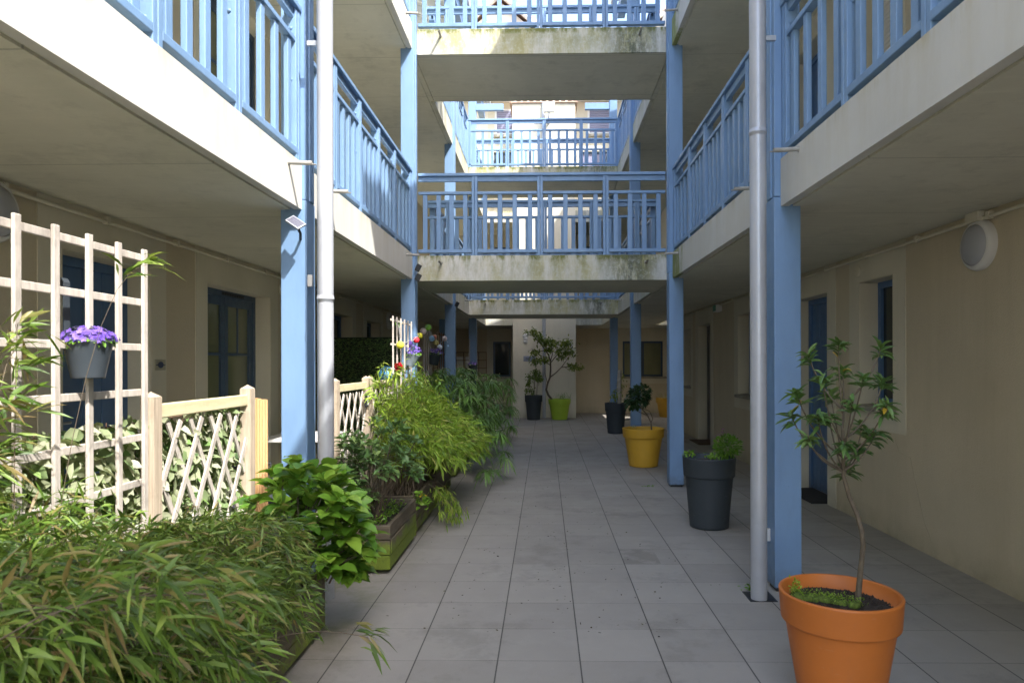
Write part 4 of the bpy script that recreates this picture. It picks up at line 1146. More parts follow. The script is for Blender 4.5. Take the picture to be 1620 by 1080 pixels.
hub = {0: (1305, 690), 1: (1318, 640), 5: (1345, 700), 3: (1345, 640)}
P = []; D = []; T = []; LL = []
for i, (x, y, dy) in enumerate(cl):
    tip = np.array(R3(x, y, dy)); st = np.array(R3(1329 + rnd.uniform(-1, 1), min(745, y + 95 + rnd.uniform(-10, 15))))
    mid = (tip + st) / 2 + np.array([(tip[0] - st[0]) * .25, 0, -.03])
    c = bez(st, mid, tip, 6); q.tube([tuple(k) for k in c], [.0045, .004, .0036, .0032, .003, .0028], 6)
    d = unit(c[-1] - c[-2]); d = unit(d + (0, 0, .4)); hang = .2 if y < 600 else .9
    tt = rnd.uniform(.1, .6)
    for k in range(20 + rnd.randrange(7)):
        a = 2.4 * k + rnd.random() * .5; side1 = unit(np.cross(d, [0, .3, 1.])); side2 = np.cross(d, side1)
        el = rnd.uniform(.1, 1.2) if y < 640 else rnd.uniform(-.2, .9)
        o_ = side1 * math.cos(a) + side2 * math.sin(a) + d * el
        P.append(tip - d * rnd.uniform(0, .055)); D.append(o_); T.append(np.clip(tt + rnd.uniform(-.2, .22), 0, .74)); LL.append(rnd.uniform(.048, .080))
q.build('stems', m_stick, t)
T = np.array(T); T[[7, 62, 90, 120, 149]] = 1.0
leaves('leaves', t, lm_rho, P, D, LL, .0175, rng.uniform(.0, .55, len(P)), 5, .4, 'oval', T, jit=.25)
t = thing('moss_cushion', 'mossy weed tuft lying on the soil of the orange pot', 'plant', (OP[0] - .08, OP[1] + .03, .43))
q = MB()
for k in range(26):
    f = k / 25; cx_ = OP[0] - .16 + .22 * f; cy_ = OP[1] + .09 - .13 * f + rnd.uniform(-.03, .03); r_ = rnd.uniform(.012, .026)
    q.lathe((cx_ + rnd.uniform(-.02, .02), cy_, .425), [(r_, 0), (r_ * .9, r_ * .5), (r_ * .5, r_ * .85), (.0005, r_)], 10)
q.build('moss', m_moss, t)
n = 420; f = rng.random(n); P = np.stack([OP[0] - .17 + .24 * f + rng.normal(0, .014, n), OP[1] + .10 - .14 * f + rng.normal(0, .02, n), .43 + rng.random(n) * .03], 1)
leaves('sprigs', t, lm_gold, P, rng.normal(0, 1, (n, 3)) + (0, 0, 1), .014, .005, .2, 2, 0, 'lance', rng.uniform(0, .6, n))
n = 60; P = np.stack([OP[0] - .15 + rng.normal(0, .012, n), OP[1] + .08 + rng.normal(0, .012, n), .44 + rng.random(n) * .055], 1)
leaves('upright_sprigs', t, lm_gold, P, rng.normal(0, 1, (n, 3)) + (0, 0, 1), .022, .008, .2, 2, 0, 'oval', rng.uniform(.2, .8, n))

# camellia ---------------------------------------------------------------------------
t = thing('camellia', 'dark glossy camellia leaning left over the near mustard pot', 'plant', (px((1030, 676), 9.58)[0], 9.58, .46))
C_ = lambda x, y, dy=0: px((x, y), 9.58 + dy)
q = MB(); q.tube([C_(1030, 680), C_(1029, 668), C_(1024, 657), C_(1017, 649), C_(1010, 640)], [.011, .010, .009, .008, .006], 7)
q.tube([C_(1029, 668), C_(1032, 662, .03), C_(1027, 650, .03), C_(1014, 645)], [.007, .006, .005, .004], 6)
q.tube([C_(1024, 657), C_(1012, 652, -.03), C_(1000, 645)], [.006, .005, .004], 6)
q.build('stems', m_stick, t)
cc = np.array(C_(1009.5, 627)); n = 560; d = unit(rng.normal(0, 1, (n, 3))); P = cc + d * np.array([.16, .16, .165]) * (rng.random((n, 1)) ** .35) + (P.mean(0) * 0)
P[:, 0] += .12 * (P[:, 2] - cc[2]) / .2 * .6
leaves('leaves', t, lm_cam, P, d + rng.normal(0, .5, (n, 3)), rng.uniform(.045, .07, n), rng.uniform(.026, .036, n), .3, 3, .15, 'oval', jit=.5)
tuft('seedling', 'dry seedling at the left of the near mustard pot', C_(1002, 676), 22, .07, lm_straw, .02)

# flowers in the near tall pot ---------------------------------------------------------
t = thing('pink_daisy_plant', 'leafy plant with pink flowers in the tall charcoal pot', 'plant', (CP[0] + .1, CP[1], .57))
K = lambda x, y, dy=0: px((x, y), CP[1] + dy)
cc = np.array(K(1149, 706)); n = 620; d = unit(rng.normal(0, 1, (n, 3))); P = cc + d * np.array([.115, .11, .10]) * (rng.random((n, 1)) ** .4)
leaves('leaves', t, lm_hyd, P, d + (0, 0, .5), rng.uniform(.025, .045, n), .014, .3, 3, .1, 'oval', rng.uniform(0, .8, n))
P = []; D = []; q = MB()
for x, y in ((1142, 679), (1141.5, 684), (1131.5, 690), (1163, 693), (1136, 688)):
    f = np.array(K(x, y)); q.tube([tuple(cc), tuple((cc + f) / 2 + (0, 0, .02)), tuple(f)], .0018, 4, False)
    for k in range(9):
        a = k * .698; P.append(f); D.append((math.cos(a), math.sin(a) * .6 - .3, .35))
q.build('stems', lm_hyd, t); leaves('flowers', t, lm_pink, P, D, .016, .008, .1, 2, 0, 'oval')
t = thing('seedling', 'small green seedling at the left rim of the tall charcoal pot', 'plant', tuple(K(1088, 722)))
cc = np.array(K(1088.5, 718, -.05)); n = 34; P = cc + rng.normal(0, 1, (n, 3)) * (.028, .028, .012)
leaves('leaves', t, lm_hyd, P, rng.normal(0, 1, (n, 3)) + (0, 0, .3), .03, .018, .2, 3, .1, 'oval', rng.uniform(.4, 1, n))
t = thing('seedling', 'low pale leaved seedling in the middle of the tall charcoal pot', 'plant', tuple(K(1128, 722)))
cc = np.array(K(1127, 722, -.02)); n = 50; P = cc + rng.normal(0, 1, (n, 3)) * (.035, .03, .012)
leaves('leaves', t, lm_hyd, P, rng.normal(0, 1, (n, 3)) + (0, 0, .3), .03, .018, .2, 3, .1, 'oval', rng.uniform(.5, 1, n))

# stump and creeper ------------------------------------------------------------------------
t = thing('tree_stump', 'upright grey stump entwined by a creeper in the far charcoal pot', 'plant', (DP[0] + .05, DP[1], .54))
K = lambda x, y, dy=0: px((x, y), 14.0 + dy)
q = MB(); q.tube([K(979.5, 638), K(979.8, 620), K(980, 600), K(980.5, 585.5)], [.045, .04, .042, .034], 9); q.tube([K(978.5, 636), K(977.5, 610), K(978.5, 586)], [.03, .028, .02], 8); q.build('stump', mat('grey_driftwood', (.30, .27, .22), .9, .4, 12, .6, 60), t)
P = []; 
for (x, y, k) in ((975, 622, 40), (972, 628, 30), (983, 610, 14), (984, 598, 10), (987, 595, 10), (976, 616, 18)):
    P += [np.array(K(x, y)) + rng.normal(0, .045, 3) for _ in range(k)]
leaves('leaves', t, lm_tree, P, rng.normal(0, 1, (len(P), 3)), .055, .03, .4, 3, .1, 'oval')

# small tree in the lime pot -------------------------------------------------------------
t = thing('small_tree', 'small open crowned tree in the lime green pot', 'tree', (GP[0] - .2, GP[1], .46))
K = lambda x, y, dy=0: np.array(px((x, y), 17.4 + dy))
q = MB()
def br(*pts, r0=.02, r1=.008):
    n = len(pts); q.tube([tuple(K(*p)) for p in pts], [r0 + (r1 - r0) * i / (n - 1) for i in range(n)], 7)
br((873, 632), (867, 624), (864, 616), (866, 607), (870, 597), (871, 585), (871, 571), r0=.03, r1=.018)
br((871, 571), (868, 562), (863, 554), (857, 546), (848, 536), (841, 528), r0=.016, r1=.006)
br((871, 571), (874, 560), (873, 548), r0=.013, r1=.006); br((871, 574), (878, 565), (886, 556), (894, 546), r0=.013, r1=.006)
br((871, 596), (880, 589), (888, 581), (900, 580), (916, 580), r0=.016, r1=.006); br((870, 577), (862, 572), (853, 570), (845, 573), r0=.012, r1=.005); br((866, 606), (862, 590), (862, 575), r0=.01, r1=.005)
br((888, 581), (896, 570), (902, 560), r0=.01, r1=.005); br((863, 554), (852, 556), (845, 560), r0=.008, r1=.004)
q.build('trunk', m_stick, t)
P = []
for x, y, rx, ry, k in ((842, 525, 9, 6, 120), (852, 533, 8, 6, 110), (864, 541, 11, 6, 190), (876, 544, 8, 6, 130), (895, 544, 11, 7, 200), (901, 557, 9, 7, 150), (886, 556, 9, 6, 130), (847, 558, 7, 6, 90), (849, 570, 9, 5, 120), (862, 569, 7, 5, 90), (846, 575, 4, 3, 30), (906, 579, 10, 5, 130), (917, 582, 6, 4, 60), (868, 553, 8, 5, 80), (889, 566, 7, 4, 60)):
    c = K(x, y); s_ = 17.4 / 1083; v_ = rng.normal(0, .5, (k, 3)) * (rx * s_, rx * s_, ry * s_); P.append(c + v_)
P = np.concatenate(P); n = len(P)
leaves('crown', t, lm_tree, P, rng.normal(0, 1, (n, 3)) + (0, 0, .2), rng.uniform(.06, .10, n), .032, .3, 3, .1, 'oval', jit=.6)
tuft('grass_tuft', 'grass tuft in the lime green pot', tuple(K(890, 631)), 70, .32, lm_cyp, .10, .5)
tuft('grass_tuft', 'dry straw grass in the far mustard pot', (BP[0], BP[1], .44), 110, .42, lm_straw, .11, .6)
t = thing('shrub', 'spindly shrub in the tall charcoal pot against the far pier', 'plant', (FP[0], FP[1], .56))
K = lambda x, y, dy=0: np.array(px((x, y), 17.35 + dy)); q = MB()
br((844, 626), (845, 612), (847, 590), (846, 588), r0=.01, r1=.006); br((842, 626), (838, 612), (834, 604), r0=.008, r1=.004); br((849, 626), (850, 605), (852, 592), r0=.008, r1=.004)
q.build('stems', m_stick, t); P = []
for x, y, r_, k in ((846, 589, 6, 70), (838, 596, 6, 60), (852, 600, 5, 60), (835, 605, 4, 30), (850, 592, 6, 50), (832, 617, 4, 26), (841, 618, 6, 40), (855, 598, 4, 24)):
    P.append(K(x, y) + rng.normal(0, .5, (k, 3)) * r_ * 17.35 / 1083)
P = np.concatenate(P); leaves('leaves', t, lm_tree, P, rng.normal(0, 1, (len(P), 3)), .075, .034, .4, 3, .1, 'oval', rng.uniform(0, .6, len(P)))
q = MB()
for dx, dz in ((0, .0), (-.02, .07), (.03, .1), (.0, -.08)): q.lathe((-.505 + dx, YP - .002, 2.07 + dz), [(.06, 0), (.055, .01), (.0005, .012)], 8, True, Matrix.Rotation(R(90), 3, 'X'))
tag(q.build('wall_flower_ornament', m_whitep), 'white flower shaped ornament on the far pier above the small tree', 'ornament')

# fences ---------------------------------------------------------------------------------
XF = -1.72
def fence_panel(y0, y1, label, group='low lattice fence panels', zt=1.277, ps=.062, first=True):
    t = thing('lattice_fence', label, 'fence', (XF, y0, 0), group)
    for y in ((y0, y1) if first else (y1,)):
        q = MB(); h = ps / 2; z1 = zt + .02
        q.box(XF - h, XF + h, y - h, y + h, 0, z1)
        q.raw([(XF - h, y - h, z1 + .001), (XF + h, y - h, z1 + .001), (XF + h, y + h, z1 + .001), (XF - h, y + h, z1 + .001), (XF, y, z1 + .025)], [(0, 1, 4), (1, 2, 4), (2, 3, 4), (3, 0, 4)])
        q.build('post', m_post, t)
    q = MB(); q.box(XF - .016, XF + .016, y0 + ps / 2, y1 - ps / 2, zt - .075, zt - .012); q.build('rail', m_rail, t, .005)
    q = MB(); q.box(XF - .016, XF + .016, y0 + ps / 2, y1 - ps / 2, .24, .30); q.build('lower_rail', m_rail, t, .005)
    q = MB(); a, b, z0, z1 = y0 + ps / 2, y1 - ps / 2, .30, zt - .10
    sl_ = 1.75
    for lay, sg in ((.006, 1), (-.006, -1)):
        k = a - (z1 - z0) / sl_
        while k < b:
            # line from (k,z0) to (k+h/sl, z1) (sg=1) or mirrored, clipped
            ya, za, yb, zb = (k, z0, k + (z1 - z0) / sl_, z1)
            if ya < a: za += (a - ya) * sl_; ya = a
            if yb > b: zb -= (yb - b) * sl_; yb = b
            if yb - ya > .03:
                e = rnd.uniform(.0, .03) if yb < b else 0
                if sg > 0: q.bar((XF + lay, ya, za), (XF + lay, yb + e * .5, zb + e), .007, .026, (1, 0, 0)) if False else q.raw(*slat(XF + lay, ya, za, yb, zb))
                else: q.raw(*slat(XF + lay, a + b - ya, za, a + b - yb, zb))
            k += .20
    q.build('lattice', m_lattice, t)
    return t
def slat(x, ya, za, yb, zb, w_=.028, th=.009):
    d = Vector((0, yb - ya, zb - za)).normalized(); n_ = Vector((0, -d.z, d.y)) * w_ / 2; X_ = Vector((th / 2, 0, 0)); v = []
    for p in (Vector((x, ya, za)), Vector((x, yb, zb))):
        for i, j in ((-1, -1), (1, -1), (1, 1), (-1, 1)): v.append(p + X_ * i + n_ * j)
    return v, [(3, 2, 1, 0), (4, 5, 6, 7), (0, 1, 5, 4), (1, 2, 6, 5), (2, 3, 7, 6), (3, 0, 4, 7)]
fence_panel(2.96, 3.93, 'sunlit lattice fence panel with pale leaves behind, left of the sunlit column')
fence_panel(5.58, 6.55, 'lattice fence panel just right of the silver downpipe')
fence_panel(6.68, 7.60, 'lattice fence panel half hidden by the golden bamboo')

def trellis(y0, y1, z0, z1, dy, label, m=m_lattice, group='tall square trellises', dz=.191, w_=.026, x=None, first=0):
    x = XF if x is None else x
    t = thing('garden_trellis', label, 'trellis', (x, y0, z0), group)
    q = MB(); y = y0
    while y <= y1 + .01: q.box(x + .006, x + .02, y - w_ / 2, y + w_ / 2, z0, z1 + .015); y += dy
    q.build('upright_slats', m, t, .003)
    q = MB(); z = z1 - .02
    while z > z0: q.box(x - .01, x + .004, y0 - .02, y1 + .02, z - w_ / 2, z + w_ / 2); z -= dz
    q.build('cross_slats', m, t, .003)
trellis(1.12, 2.90, .45, 1.915, .177, 'tall pale square trellis at the left edge, holding the hanging flower bucket', w_=.03)
trellis(6.55, 7.52, .5, 1.88, .18, 'square trellis rising from the golden bamboo before the second left column, with paper lanterns', dz=.235, w_=.022, x=-1.47)
trellis(9.66, 10.4, .8, 1.90, .19, 'narrow trellis behind the papyrus with the green lantern at its top', dz=.3, w_=.022)
trellis(10.9, 12.5, .7, 1.93, .2, 'brown slatted trellis further along the left row', m_brown, dz=.32, w_=.024)
trellis(14.9, 15.8, .8, 1.95, .1, 'grey trellis standing beside the furthest left column', mat('grey_trellis', (.35, .33, .30), .8), dz=.3, w_=.02, x=-1.66)
# grid with framed papers, low fence beyond
t = thing('grid_screen', 'brown grid screen with pale paper panels at the far left, before the end wall', 'screen', (-2.4, 17.2, 0))
q = MB()
for i in range(9): q.box(-3.0 + i * .19, -2.985 + i * .19, 17.2, 17.22, .5, 1.7)
for i in range(7): q.box(-3.0, -1.46, 17.19, 17.205, .5 + i * .2, .515 + i * .2)
q.build('grid', m_brown, t)
q = MB(); q.box(-2.0, -1.7, 17.23, 17.24, 1.25, 1.6); q.box(-2.35, -2.05, 17.23, 17.24, 1.25, 1.6); q.build('paper_panels', m_whitep, t)
t = thing('picket_fence', 'low wooden fence at the far end of the planter row', 'fence', (-1.6, 14.9, 0))
q = MB()
for i in range(12): q.box(-1.72, -1.70, 13.2 + i * .16, 13.25 + i * .16, .0, .98 + rnd.uniform(-.02, .02))
q.build('pickets', m_post, t, .003)
q = MB(); q.box(-1.70, -1.68, 13.15, 15.0, .8, .86); q.box(-1.70, -1.68, 13.15, 15.0, .3, .36); q.build('rails', m_post, t)

# decking board, chair, table -----------------------------------------------------------
t = MB(); x0 = -1.83; n = 9
for i in range(n):
    f = i / n
    t.box(-1.80 + .145 * f, -1.80 + .145 * (f + .82 / n), 4.02 + .0 * f, 4.045, .02, 1.235 + rnd.uniform(-.006, .006))
t.box(-1.80, -1.655, 4.046, 4.06, .02, 1.228)
tag(t.build('decking_board', m_board), 'orange ribbed decking board standing upright beside the lattice fence', 'board')
def chair(x, y, rot, label):
    t = thing('garden_chair', label, 'chair', (x, y, 0))
    mesh_m = mat('dark_mesh_fabric', (.035, .04, .05), .8, .3, 90, .4, 200)
    M_ = Matrix.Rotation(rot, 3, 'Z'); o_ = Vector((x, y, 0))
    def tp(p): return o_ + M_ @ Vector(p)
    q = MB(); q.raw([tp(p) for p in ((-.24, -.22, .43), (.24, -.22, .43), (.24, .22, .41), (-.24, .22, .41), (-.24, -.22, .415), (.24, -.22, .415), (.24, .22, .395), (-.24, .22, .395))], [(0, 1, 2, 3), (7, 6, 5, 4), (0, 4, 5, 1), (1, 5, 6, 2), (2, 6, 7, 3), (3, 7, 4, 0)]); q.build('seat', mesh_m, t)
    q = MB(); q.raw([tp(p) for p in ((-.24, .23, .45), (.24, .23, .45), (.24, .34, .92), (-.24, .34, .92), (-.24, .245, .445), (.24, .245, .445), (.24, .355, .915), (-.24, .355, .915))], [(0, 1, 2, 3), (7, 6, 5, 4), (0, 4, 5, 1), (1, 5, 6, 2), (2, 6, 7, 3), (3, 7, 4, 0)]); q.build('backrest', mesh_m, t)
    for sx in (-1, 1):
        q = MB(); q.tube([tp((sx * .26, -.26, 0)), tp((sx * .26, -.22, .42)), tp((sx * .27, -.2, .64)), tp((sx * .27, .26, .62))], .013, 8); q.build('leg', m_dark, t)
        q = MB(); q.tube([tp((sx * .26, .30, 0)), tp((sx * .26, .22, .42)), tp((sx * .26, .35, .93))], .013, 8); q.build('leg', m_dark, t)
chair(-2.28, 5.15, R(115), 'dark mesh garden chair behind the sunlit left column')
t = thing('garden_table', 'white slatted garden table behind the lattice fence', 'table', (-2.25, 6.5, 0))
q = MB()
for i in range(7): q.box(-2.62, -1.92, 6.1 + i * .12, 6.19 + i * .12, .735, .755)
q.build('tabletop', m_whitep, t, .003)
for sx, sy in ((-2.55, 6.16), (-1.99, 6.16), (-2.55, 6.78), (-1.99, 6.78)):
    q = MB(); q.box(sx - .02, sx + .02, sy - .02, sy + .02, 0, .734); q.build('leg', m_whitep, t)
t = thing('garden_lantern', 'small black framed lamp hanging on the lattice fence', 'lamp', (XF + .03, 6.45, 1.1))
q = MB(); q.box(XF + .02, XF + .045, 6.42, 6.48, 1.03, 1.16); q.build('frame', m_dark, t, .004); q = MB(); q.box(XF + .0455, XF + .05, 6.432, 6.468, 1.05, 1.14); q.build('panel', m_whitep, t)

# artificial leaf screen behind the near trellis -----------------------------------------------
def leafscreen(name, label, y0, y1, z0, z1, x, n):
    t = thing(name, label, 'screen', (x, y0, z0))
    P = scatter(n, (x - .035, x + .03), (y0, y1), (z0, z1)); D = rng.normal(0, 1, (n, 3)) * (.6, 1, 1) + (.35, 0, -.5)
    T = np.clip(rng.normal(.62, .25, n), 0, 1)
    leaves('leaves', t, lm_scr, P, D, rng.uniform(.05, .085, n), rng.uniform(.03, .05, n), .3, 3, .12, 'oval', T, up=np.tile([1., 0, .2], (n, 1)), jit=.5)
    m = n // 2
    leaves('dark_leaves', t, lm_hedge, scatter(m, (x - .05, x), (y0, y1), (z0, z1 - .02)), rng.normal(0, 1, (m, 3)), .07, .04, .3, 2, 0, 'oval', rng.uniform(.3, .7, m), up=np.tile([1., 0, .2], (m, 1)))
    q = MB()
    for k in range(14): z = z0 + (z1 - z0) * (k + .5) / 14; q.tube([(x - .03, y0, z), (x - .03, y1, z + .02)], .003, 4, False)
    for k in range(int((y1 - y0) / .1)): y = y0 + .1 * k; q.tube([(x - .035, y, z0), (x - .035, y, z1)], .003, 4, False)
    q.build('mesh_wires', m_brown, t)
    for k in range(10):
        pass
leafscreen('leaf_screen', 'screen of pale green artificial leaves behind the sunlit lattice panel and near trellis', 1.5, 3.90, .35, 1.2, XF - .06, 3000)

# dark green artificial hedge screen ------------------------------------------------------------
t = thing('hedge_screen', 'dark green artificial hedge screen standing across the left terrace', 'screen', (-2.2, 8.6, 0))
q = MB(); q.box(-2.88, -1.74, 8.62, 8.66, .05, 1.77); q.build('backing', mat('hedge_backing', (.012, .02, .01), .95), t)
rows = 58; P = []; 
for r_ in range(rows):
    z = .08 + (1.74 - .08) * r_ / (rows - 1); k = 230
    P.append(np.stack([rng.uniform(-2.88, -1.74, k), rng.uniform(8.57, 8.62, k), z + rng.normal(0, .007, k)], 1))
P = np.concatenate(P); n = len(P); D = rng.normal(0, 1, (n, 3)) * (1, .5, .35) + (0, -.6, .1)
leaves('needles', t, lm_hedge, P, D, .035, .0055, .2, 2, 0, 'blade', np.clip(rng.normal(.4, .25, n), 0, 1), jit=1)
q = MB(); q.box(-1.76, -1.735, 8.56, 8.70, 0, 1.8); q.build('edge_post', m_brown, t)

# paper lanterns ---------------------------------------------------------------------------------
def lantern(x, y, Y, rpx, c, label, grp='paper lanterns on a string', m=None):
    X, _, Z = px((x, y), Y); r = rpx * Y / 1083
    m = m or plastic('paper_' + label.split()[0], c, .7)
    q = MB(); prof = []
    for k in range(25):
        a = math.pi * k / 24; rr_ = r * (1 + (.015 if k % 2 else -.012)) * math.sin(a); prof.append((max(rr_, r * .12), r * math.cos(a)))
    q.lathe((X, Y, Z), prof, 28)
    o = q.build('paper_lantern', m); tag(o, label, 'lantern', grp); return (X, Y, Z + r)
GRN = (.35, .80, .12); PNK = (.75, .60, .60); YEL = (.88, .82, .06); RED = (.75, .02, .04); LBL = (.35, .58, .85); SAL = (.80, .32, .22); TAN = (.72, .60, .24); WBL = (.68, .76, .88); PUR = (.20, .12, .55)
LN = [(630, 512.5, 6.95, 5.2, GRN, 'green paper lantern behind the top of the lantern trellis'),
      (632.5, 545.5, 6.7, 6.0, YEL, 'yellow paper lantern on the lower left of the lantern trellis'),
      (647.5, 543.5, 7.35, 5.0, PUR, 'purple paper lantern behind the trellis slats'),
      (658, 538, 7.75, 4.9, RED, 'red paper lantern on the string right of the trellis'),
      (663.3, 531, 8.4, 5.2, YEL, 'yellow paper lantern above the red one on the string'),
      (669.2, 523.6, 9.0, 5.1, PNK, 'pinkish paper lantern between the yellow and green ones'),
      (677, 517.7, 9.7, 5.1, GRN, 'green paper lantern, highest on the string'),
      (682.7, 535.5, 10.0, 4.6, LBL, 'sky blue paper lantern below the highest green one'),
      (687.2, 533, 10.5, 3.6, SAL, 'salmon paper lantern half behind the sky blue one'),
      (689.6, 542, 10.4, 4.1, TAN, 'tan paper lantern under the salmon one'),
      (695.4, 549, 10.8, 4.2, WBL, 'whitish blue paper lantern just above the purple flowers'),
      (703, 535.6, 11.2, 4.2, PNK, 'greyish pink paper lantern before the brown trellis'),
      (709, 547, 11.5, 4.2, LBL, 'pale blue paper lantern, furthest right on the string')]
tops = [lantern(*a) for a in LN]
q = MB()
order = [0, 1, 2, 3, 4, 5, 6, 7, 9, 10, 11, 12]
for a, b in zip(order[:-1], order[1:]):
    A, B = Vector(tops[a]), Vector(tops[b]); q.tube([A, (A + B) / 2 - Vector((0, 0, .02)), B], .0025, 4, False)
tag(q.build('lantern_string', m_whitep), 'thin white string carrying the row of paper lanterns', 'string')
mb_ = NT('blue_lantern_weave'); s_ = mb_.n('SeparateXYZ'); mb_.l(mb_.geo.outputs['Position'], s_.inputs[0])
fr = mb_.math('LESS_THAN', mb_.math('FRACT', mb_.math('MULTIPLY', s_.outputs[2], 70)), .35)
fr = mb_.math('MULTIPLY', fr, mb_.ramp(mb_.noise(30, 3), [(.45, 0), (.55, 1)]))
mb_.l(mb_.mix(fr, (.0, .16, .42), (.35, .62, .75)), mb_.b.inputs['Base Color'])
lantern(611, 592.5, 7.55, 13.8, (0, .2, .5), 'large woven blue lantern resting behind the fence rail', 'lanterns on the fence', mb_.m)
# red rose by the trellis
t = thing('red_rose', 'red rose with yellow green leaves at the foot of the lantern trellis', 'flower', px((629.6, 585), 6.45))
c = np.array(px((629.6, 579.5), 6.45)); n = 40; d = unit(rng.normal(0, 1, (n, 3)))
leaves('petals', t, leafmat('rose_petal', [(.30, .004, .01), (.55, .012, .03)], .1, .5), c + d * .012, d, .034, .036, .1, 3, .3, 'oval', jit=.3)
leaves('leaves', t, lm_gold, c + rng.normal(0, .05, (26, 3)) - (.02, 0, .05), rng.normal(0, 1, (26, 3)) - (.4, 0, .2), .11, .02, .5, 4, .2, 'lance', rng.uniform(.5, .8, 26))
q = MB(); q.tube([tuple(c), (c[0] - .02, c[1], c[2] - .3), (c[0] - .05, c[1], .35)], .004, 5); q.build('stem', lm_gold, t)

# hanging flower buckets -----------------------------------------------------------------------
def bucket(c, r, h, label, m, nf=120, strap=True, tilt=0, fr=.055, hl=.25):
    t = thing('hanging_bucket', label, 'flower pot', c, 'hanging flower buckets')
    ax = Matrix.Rotation(tilt, 3, 'Y')
    q = MB(); q.lathe(c, [(.001, 0), (r * .66, 0), (r * .67, .004), (r * .985, h - .006), (r * 1.02, h), (r * 1.0, h + .004), (r * .96, h), (r * .9, h - .04)], 36, True, ax); q.build('bucket_body', m, t)
    q = MB(); q.lathe(c, [(r * .92, h - .03), (.0005, h - .02)], 24, True, ax); q.build('soil', m_soil, t)
    if strap:
        q = MB(); x, y, z = c; w_ = .016
        pth = [(x - r * .95, z + h * .8), (x - r * 1.0, z + h + hl * .6), (x - r * .98 - .0, z + h + hl * .93), (x - r * 1.1, z + h + hl), (x - r * 1.3, z + h + hl * .98), (x - r * 1.36, z + h + hl * .82)]
        for (a, az), (b, bz) in zip(pth[:-1], pth[1:]): q.raw([(a, y - w_, az), (a, y + w_, az), (b, y + w_, bz), (b, y - w_, bz), (a + .003, y - w_, az), (a + .003, y + w_, az), (b + .003, y + w_, bz), (b + .003, y - w_, bz)], [(0, 1, 2, 3), (7, 6, 5, 4), (0, 4, 5, 1), (1, 5, 6, 2), (2, 6, 7, 3), (3, 7, 4, 0)])
        q.build('hook', m, t)
    top = np.array(c) + np.array(ax @ Vector((0, 0, h)))
    f = thing('bellflower_plant', 'purple bellflowers filling the ' + label, 'flowers', tuple(top), 'purple bellflowers')
    n = nf; d = unit(rng.normal(0, 1, (n, 3))); d[:, 2] = np.abs(d[:, 2]); n = int(n * 1.7); d = unit(rng.normal(0, 1, (n, 3))); d[:, 2] = np.abs(d[:, 2]); C0 = top + d * np.array([r * 1.15, r * 1.15, fr * 1.1]) * (.75 + .3 * rng.random((n, 1)))
    P = np.repeat(C0, 5, 0); k = np.tile(np.arange(5) * 1.2566, n); Dd = np.repeat(d, 5, 0)
    s1 = unit(np.cross(Dd, [0.1, .2, 1.])); s2 = np.cross(Dd, s1); D = s1 * np.cos(k)[:, None] + s2 * np.sin(k)[:, None] + Dd * .35
    sz = r * .13 + .003
    leaves('petals', f, lm_flow, P, D, sz, sz * .75, .1, 2, 0, 'oval', np.repeat(rng.random(n), 5), up=Dd, jit=.1)
    m_ = 160; d = unit(rng.normal(0, 1, (m_, 3))); d[:, 2] = d[:, 2] * .5; C1 = top + d * np.array([r * 1.0, r * 1.0, .03]) * rng.random((m_, 1)) ** .4
    leaves('leaves', f, lm_hyd, C1, d + (0, 0, -.2), r * .25, r * .2, .5, 3, .1, 'oval')
bc = px((131, 598), 2.50)
bucket((bc[0], 2.50, bc[2]), .082, .135, 'zinc bucket hooked on the near trellis', plastic('shaded_zinc_bucket', (.05, .062, .075), .3), 90, fr=.05, hl=.235)  # zinc darkened here: the shade on its front is put into the colour
bc = px((646, 578), 7.2)
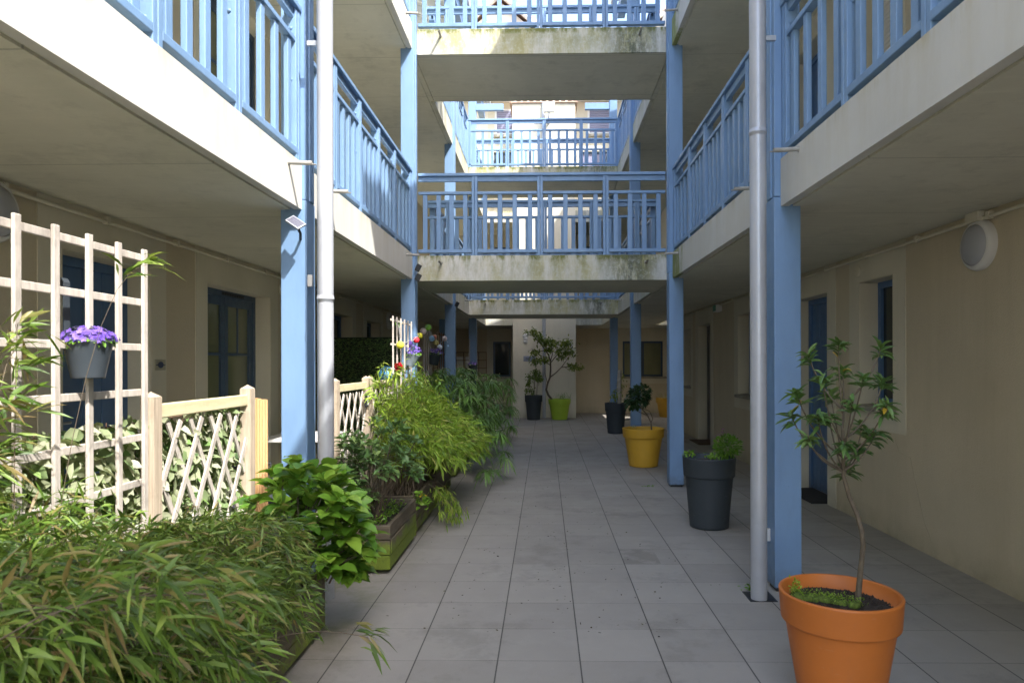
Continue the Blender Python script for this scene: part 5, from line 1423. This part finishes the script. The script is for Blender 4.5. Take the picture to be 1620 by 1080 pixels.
bucket((bc[0], 7.2, bc[2]), .08, .135, 'tilted pale zinc bucket on the lantern trellis', m_zinc, 46, False, R(22), .08)
bc = px((685, 577), 10.1)
bucket((bc[0], 10.1, bc[2]), .095, .17, 'dark bucket below the paper lanterns', m_char, 50, False, R(10), .08)
bc = px((748, 592), 14.2)
bucket((bc[0], 14.2, bc[2]), .10, .2, 'small dark bucket at the end of the planter row', m_char, 34, False, 0, .06)

# crumbs and leaves on the paving -----------------------------------------------------------------
n = 520
P = np.stack([rng.normal(.0, .55, n), rng.uniform(3.6, 10.5, n), np.full(n, .003)], 1)
o = leaves('leaf_litter', None, lm_debris, P, rng.normal(0, 1, (n, 3)) * (1, 1, .15), rng.uniform(.006, .022, n), rng.uniform(.004, .012, n), .0, 2, 0, 'oval', jit=.3)
tag(o, 'dark crumbs and bits of leaf scattered over the paving', 'litter', kind='stuff')
for (cx_, cy_, n, lab) in ((1.33, 4.38, 60, 'weeds sprouting at the foot of the right downpipe'), (1.2, 8.0, 26, 'thin moss line in the paving near the second right column')):
    P = np.array((cx_, cy_, .002)) + rng.normal(0, 1, (n, 3)) * (.04, .03, 0)
    o = leaves('weeds', None, lm_hyd, P, rng.normal(0, 1, (n, 3)) * (1, 1, .3) + (0, 0, .7), .035, .012, .3, 2, 0, 'oval'); tag(o, lab, 'weeds', kind='stuff')
n = 90
P = scatter(n, (-1.3, -.95), (1.3, 2.3), (.5, .75))
t = thing('daisy_plant', 'tiny pale flowers among the nearest bamboo at the bottom left', 'flowers', (-1.1, 1.8, .3))
c0 = np.array([(-.93, 1.62, .72), (-.98, 1.68, .70), (-.9, 1.6, .75), (-1.0, 1.75, .66), (-.88, 1.66, .69)])
P = np.repeat(c0, 8, 0) + rng.normal(0, .004, (40, 3)); leaves('petals', t, lm_pale, P, rng.normal(0, 1, (40, 3)) + (.3, -.6, .4), .014, .008, .1, 2, 0, 'oval')
q = MB()
for p in c0: q.tube([tuple(p), (p[0] - .1, p[1] + .1, .4), (p[0] - .2, p[1] + .15, .28)], .0015, 4, False)
q.build('stems', lm_hyd, t)
